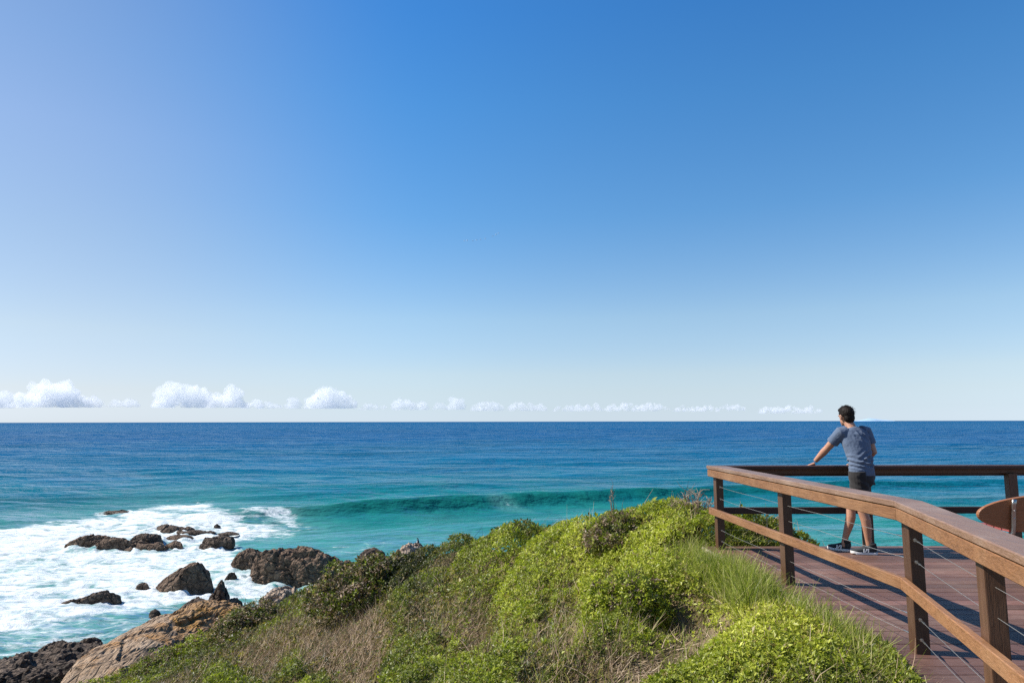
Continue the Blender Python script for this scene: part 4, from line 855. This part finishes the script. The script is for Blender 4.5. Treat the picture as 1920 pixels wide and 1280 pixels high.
def shrub(label, px, py, d, rx, ry, rz, tone, n, lf, seed, twig=.25, base=None, name='shrub', sprig=5, cat='shrub', wk=1.0):
    rng = np.random.default_rng(seed); c = at_ground(px, py) if base is None else at_y(px, py, d); c[2] = c[2] if base is None else base; d = c[1]
    o = thing(name, tuple(c), label, cat)
    if n:
        v = nrmz(rng.normal(size=(n, 3))); v[:, 2] = np.abs(v[:, 2]) - .12; v = nrmz(v)
        lum = .74 + .30*domes(v[:, 0]*3 + seed, v[:, 1]*3 + v[:, 2]*2, 1.0, seed) + .2*perlin(v[:, 0]*2.2 + seed, v[:, 1]*2.2, v[:, 2]*2.2)
        r = lum*(1 - .34*rng.random(n)**2); P = v*np.array([rx, ry, rz])*r[:, None]
        Nn = nrmz(v*np.array([1/rx, 1/ry, 1/rz])*min(rx, rz) + rng.normal(0, .4, (n, 3)))
        col = pal(tone + rng.normal(0, .12, n) + .12*perlin(v[:, 0]*3, v[:, 1]*3, v[:, 2]*3 + seed), GREENS)
        k = rng.random(n) < twig*.85; col[k] = pal(rng.random(k.sum()), DRYS[:3])
        V, Fc, C = leaves(P, Nn, np.full(n, lf), col, sprig); link('foliage', mesh_np('foliage', V, Fc, MLEAF, col=C), o)
    nb = max(14, int(60*twig)) if n else int(twig); b = MB(); rnd = random.Random(seed)
    for k in range(nb):
        a = rnd.uniform(0, 6.28); e = rnd.uniform(.25, 1.45); dv = Vector((math.cos(a)*math.cos(e)*rx, math.sin(a)*math.cos(e)*ry, math.sin(e)*rz)); q0 = Vector((dv.x*.12, dv.y*.12, -.05)); q2 = dv*rnd.uniform(.8, 1.08); q1 = q0.lerp(q2, .5) + Vector((rnd.uniform(-.1, .1)*rx, rnd.uniform(-.1, .1)*ry, rnd.uniform(0, .15)*rz)); w = wk*(.012 if n else .019)*(d/10)**.5*max(.5, rz)
        b.tube([q0, q1, q2], [w, w*.6, w*.22], 4)
        for j in range(4 if n else 7):
            t = rnd.uniform(.35, .98); s0 = q0.lerp(q1, t*2) if t < .5 else q1.lerp(q2, t*2-1); s2 = s0 + Vector((rnd.uniform(-1, 1)*rx, rnd.uniform(-1, 1)*ry, rnd.uniform(.0, .9)*rz))*.30
            sm_ = s0.lerp(s2, .5) + Vector((rnd.uniform(-1, 1), rnd.uniform(-1, 1), rnd.uniform(-.5, 1)))*.04*rz; b.tube([s0, sm_, s2], [w*.42, w*.3, w*.12], 3)
    me = b.mesh('branch', MTW if n else MDEAD); link('branch', me, o); return o
MTW = mat_plain('brown_branch', (.10, .07, .05), .85, 0, 60, .4, .3); MDEAD = mat_plain('bleached_dead_wood', (.235, .165, .115), .85, 0, 60, .4, .3)
shrub('large dark grey-green shrub at the slope foot beside the largest sea rock', 690, 1128, 32, 1.75, 1.5, 1.2, .26, 2600, .10, 1, .5)
shrub('smaller dark green shrub behind and right of the large grey-green shrub', 728, 1100, 30, 1.0, 1.0, 1.0, .22, 1300, .10, 2, .4)
shrub('low olive shrub on the ledge right of the orange slab', 470, 1192, 36, 1.55, 1.3, 1.35, .24, 1900, .11, 3, .6)
shrub('green-topped shrub below the orange slab', 385, 1232, 31, 1.6, 1.3, 1.05, .52, 1700, .10, 4, .3)
shrub('dark green shrub at the lower edge of the tan slab near the photo bottom', 305, 1266, 28, 1.5, 1.3, 1.0, .38, 1900, .095, 5, .3)
shrub('small round green shrub between the volcanic heap and the tan slab', 150, 1279, 29.6, .75, .7, .75, .5, 700, .085, 6, .2)
shrub('leafy bright green bush overhanging the dark hollow in the bank', 1178, 1165, 8.3, .46, .50, .52, .62, 2400, .042, 7, .15)
shrub('olive bush on the crest of the slope against the sea', 1195, 1020, 11.8, .85, .6, .46, .36, 2600, .048, 8, .5)
shrub('fresh green bush growing behind the corner of the railing', 1395, 1020, 10.0, .42, .5, .62, .58, 1500, .05, 9, .3, base=-.5)
shrub('bare reddish twiggy bush left of the railing corner', 1302, 1004, 10.3, .48, .5, .62, 0, 0, 0, 10, 44, name='dead_shrub')
shrub('tall pale dead stalks sticking up from the crest bush', 1156, 1026, 12.2, .16, .2, .90, 0, 0, 0, 11, 6, name='dead_shrub', wk=.55)
shrub('bare brown twigs poking above the deck edge behind the left railing', 1425, 1030, 9.7, .42, .4, .55, 0, 0, 0, 12, 26, base=-.35, name='dead_shrub')
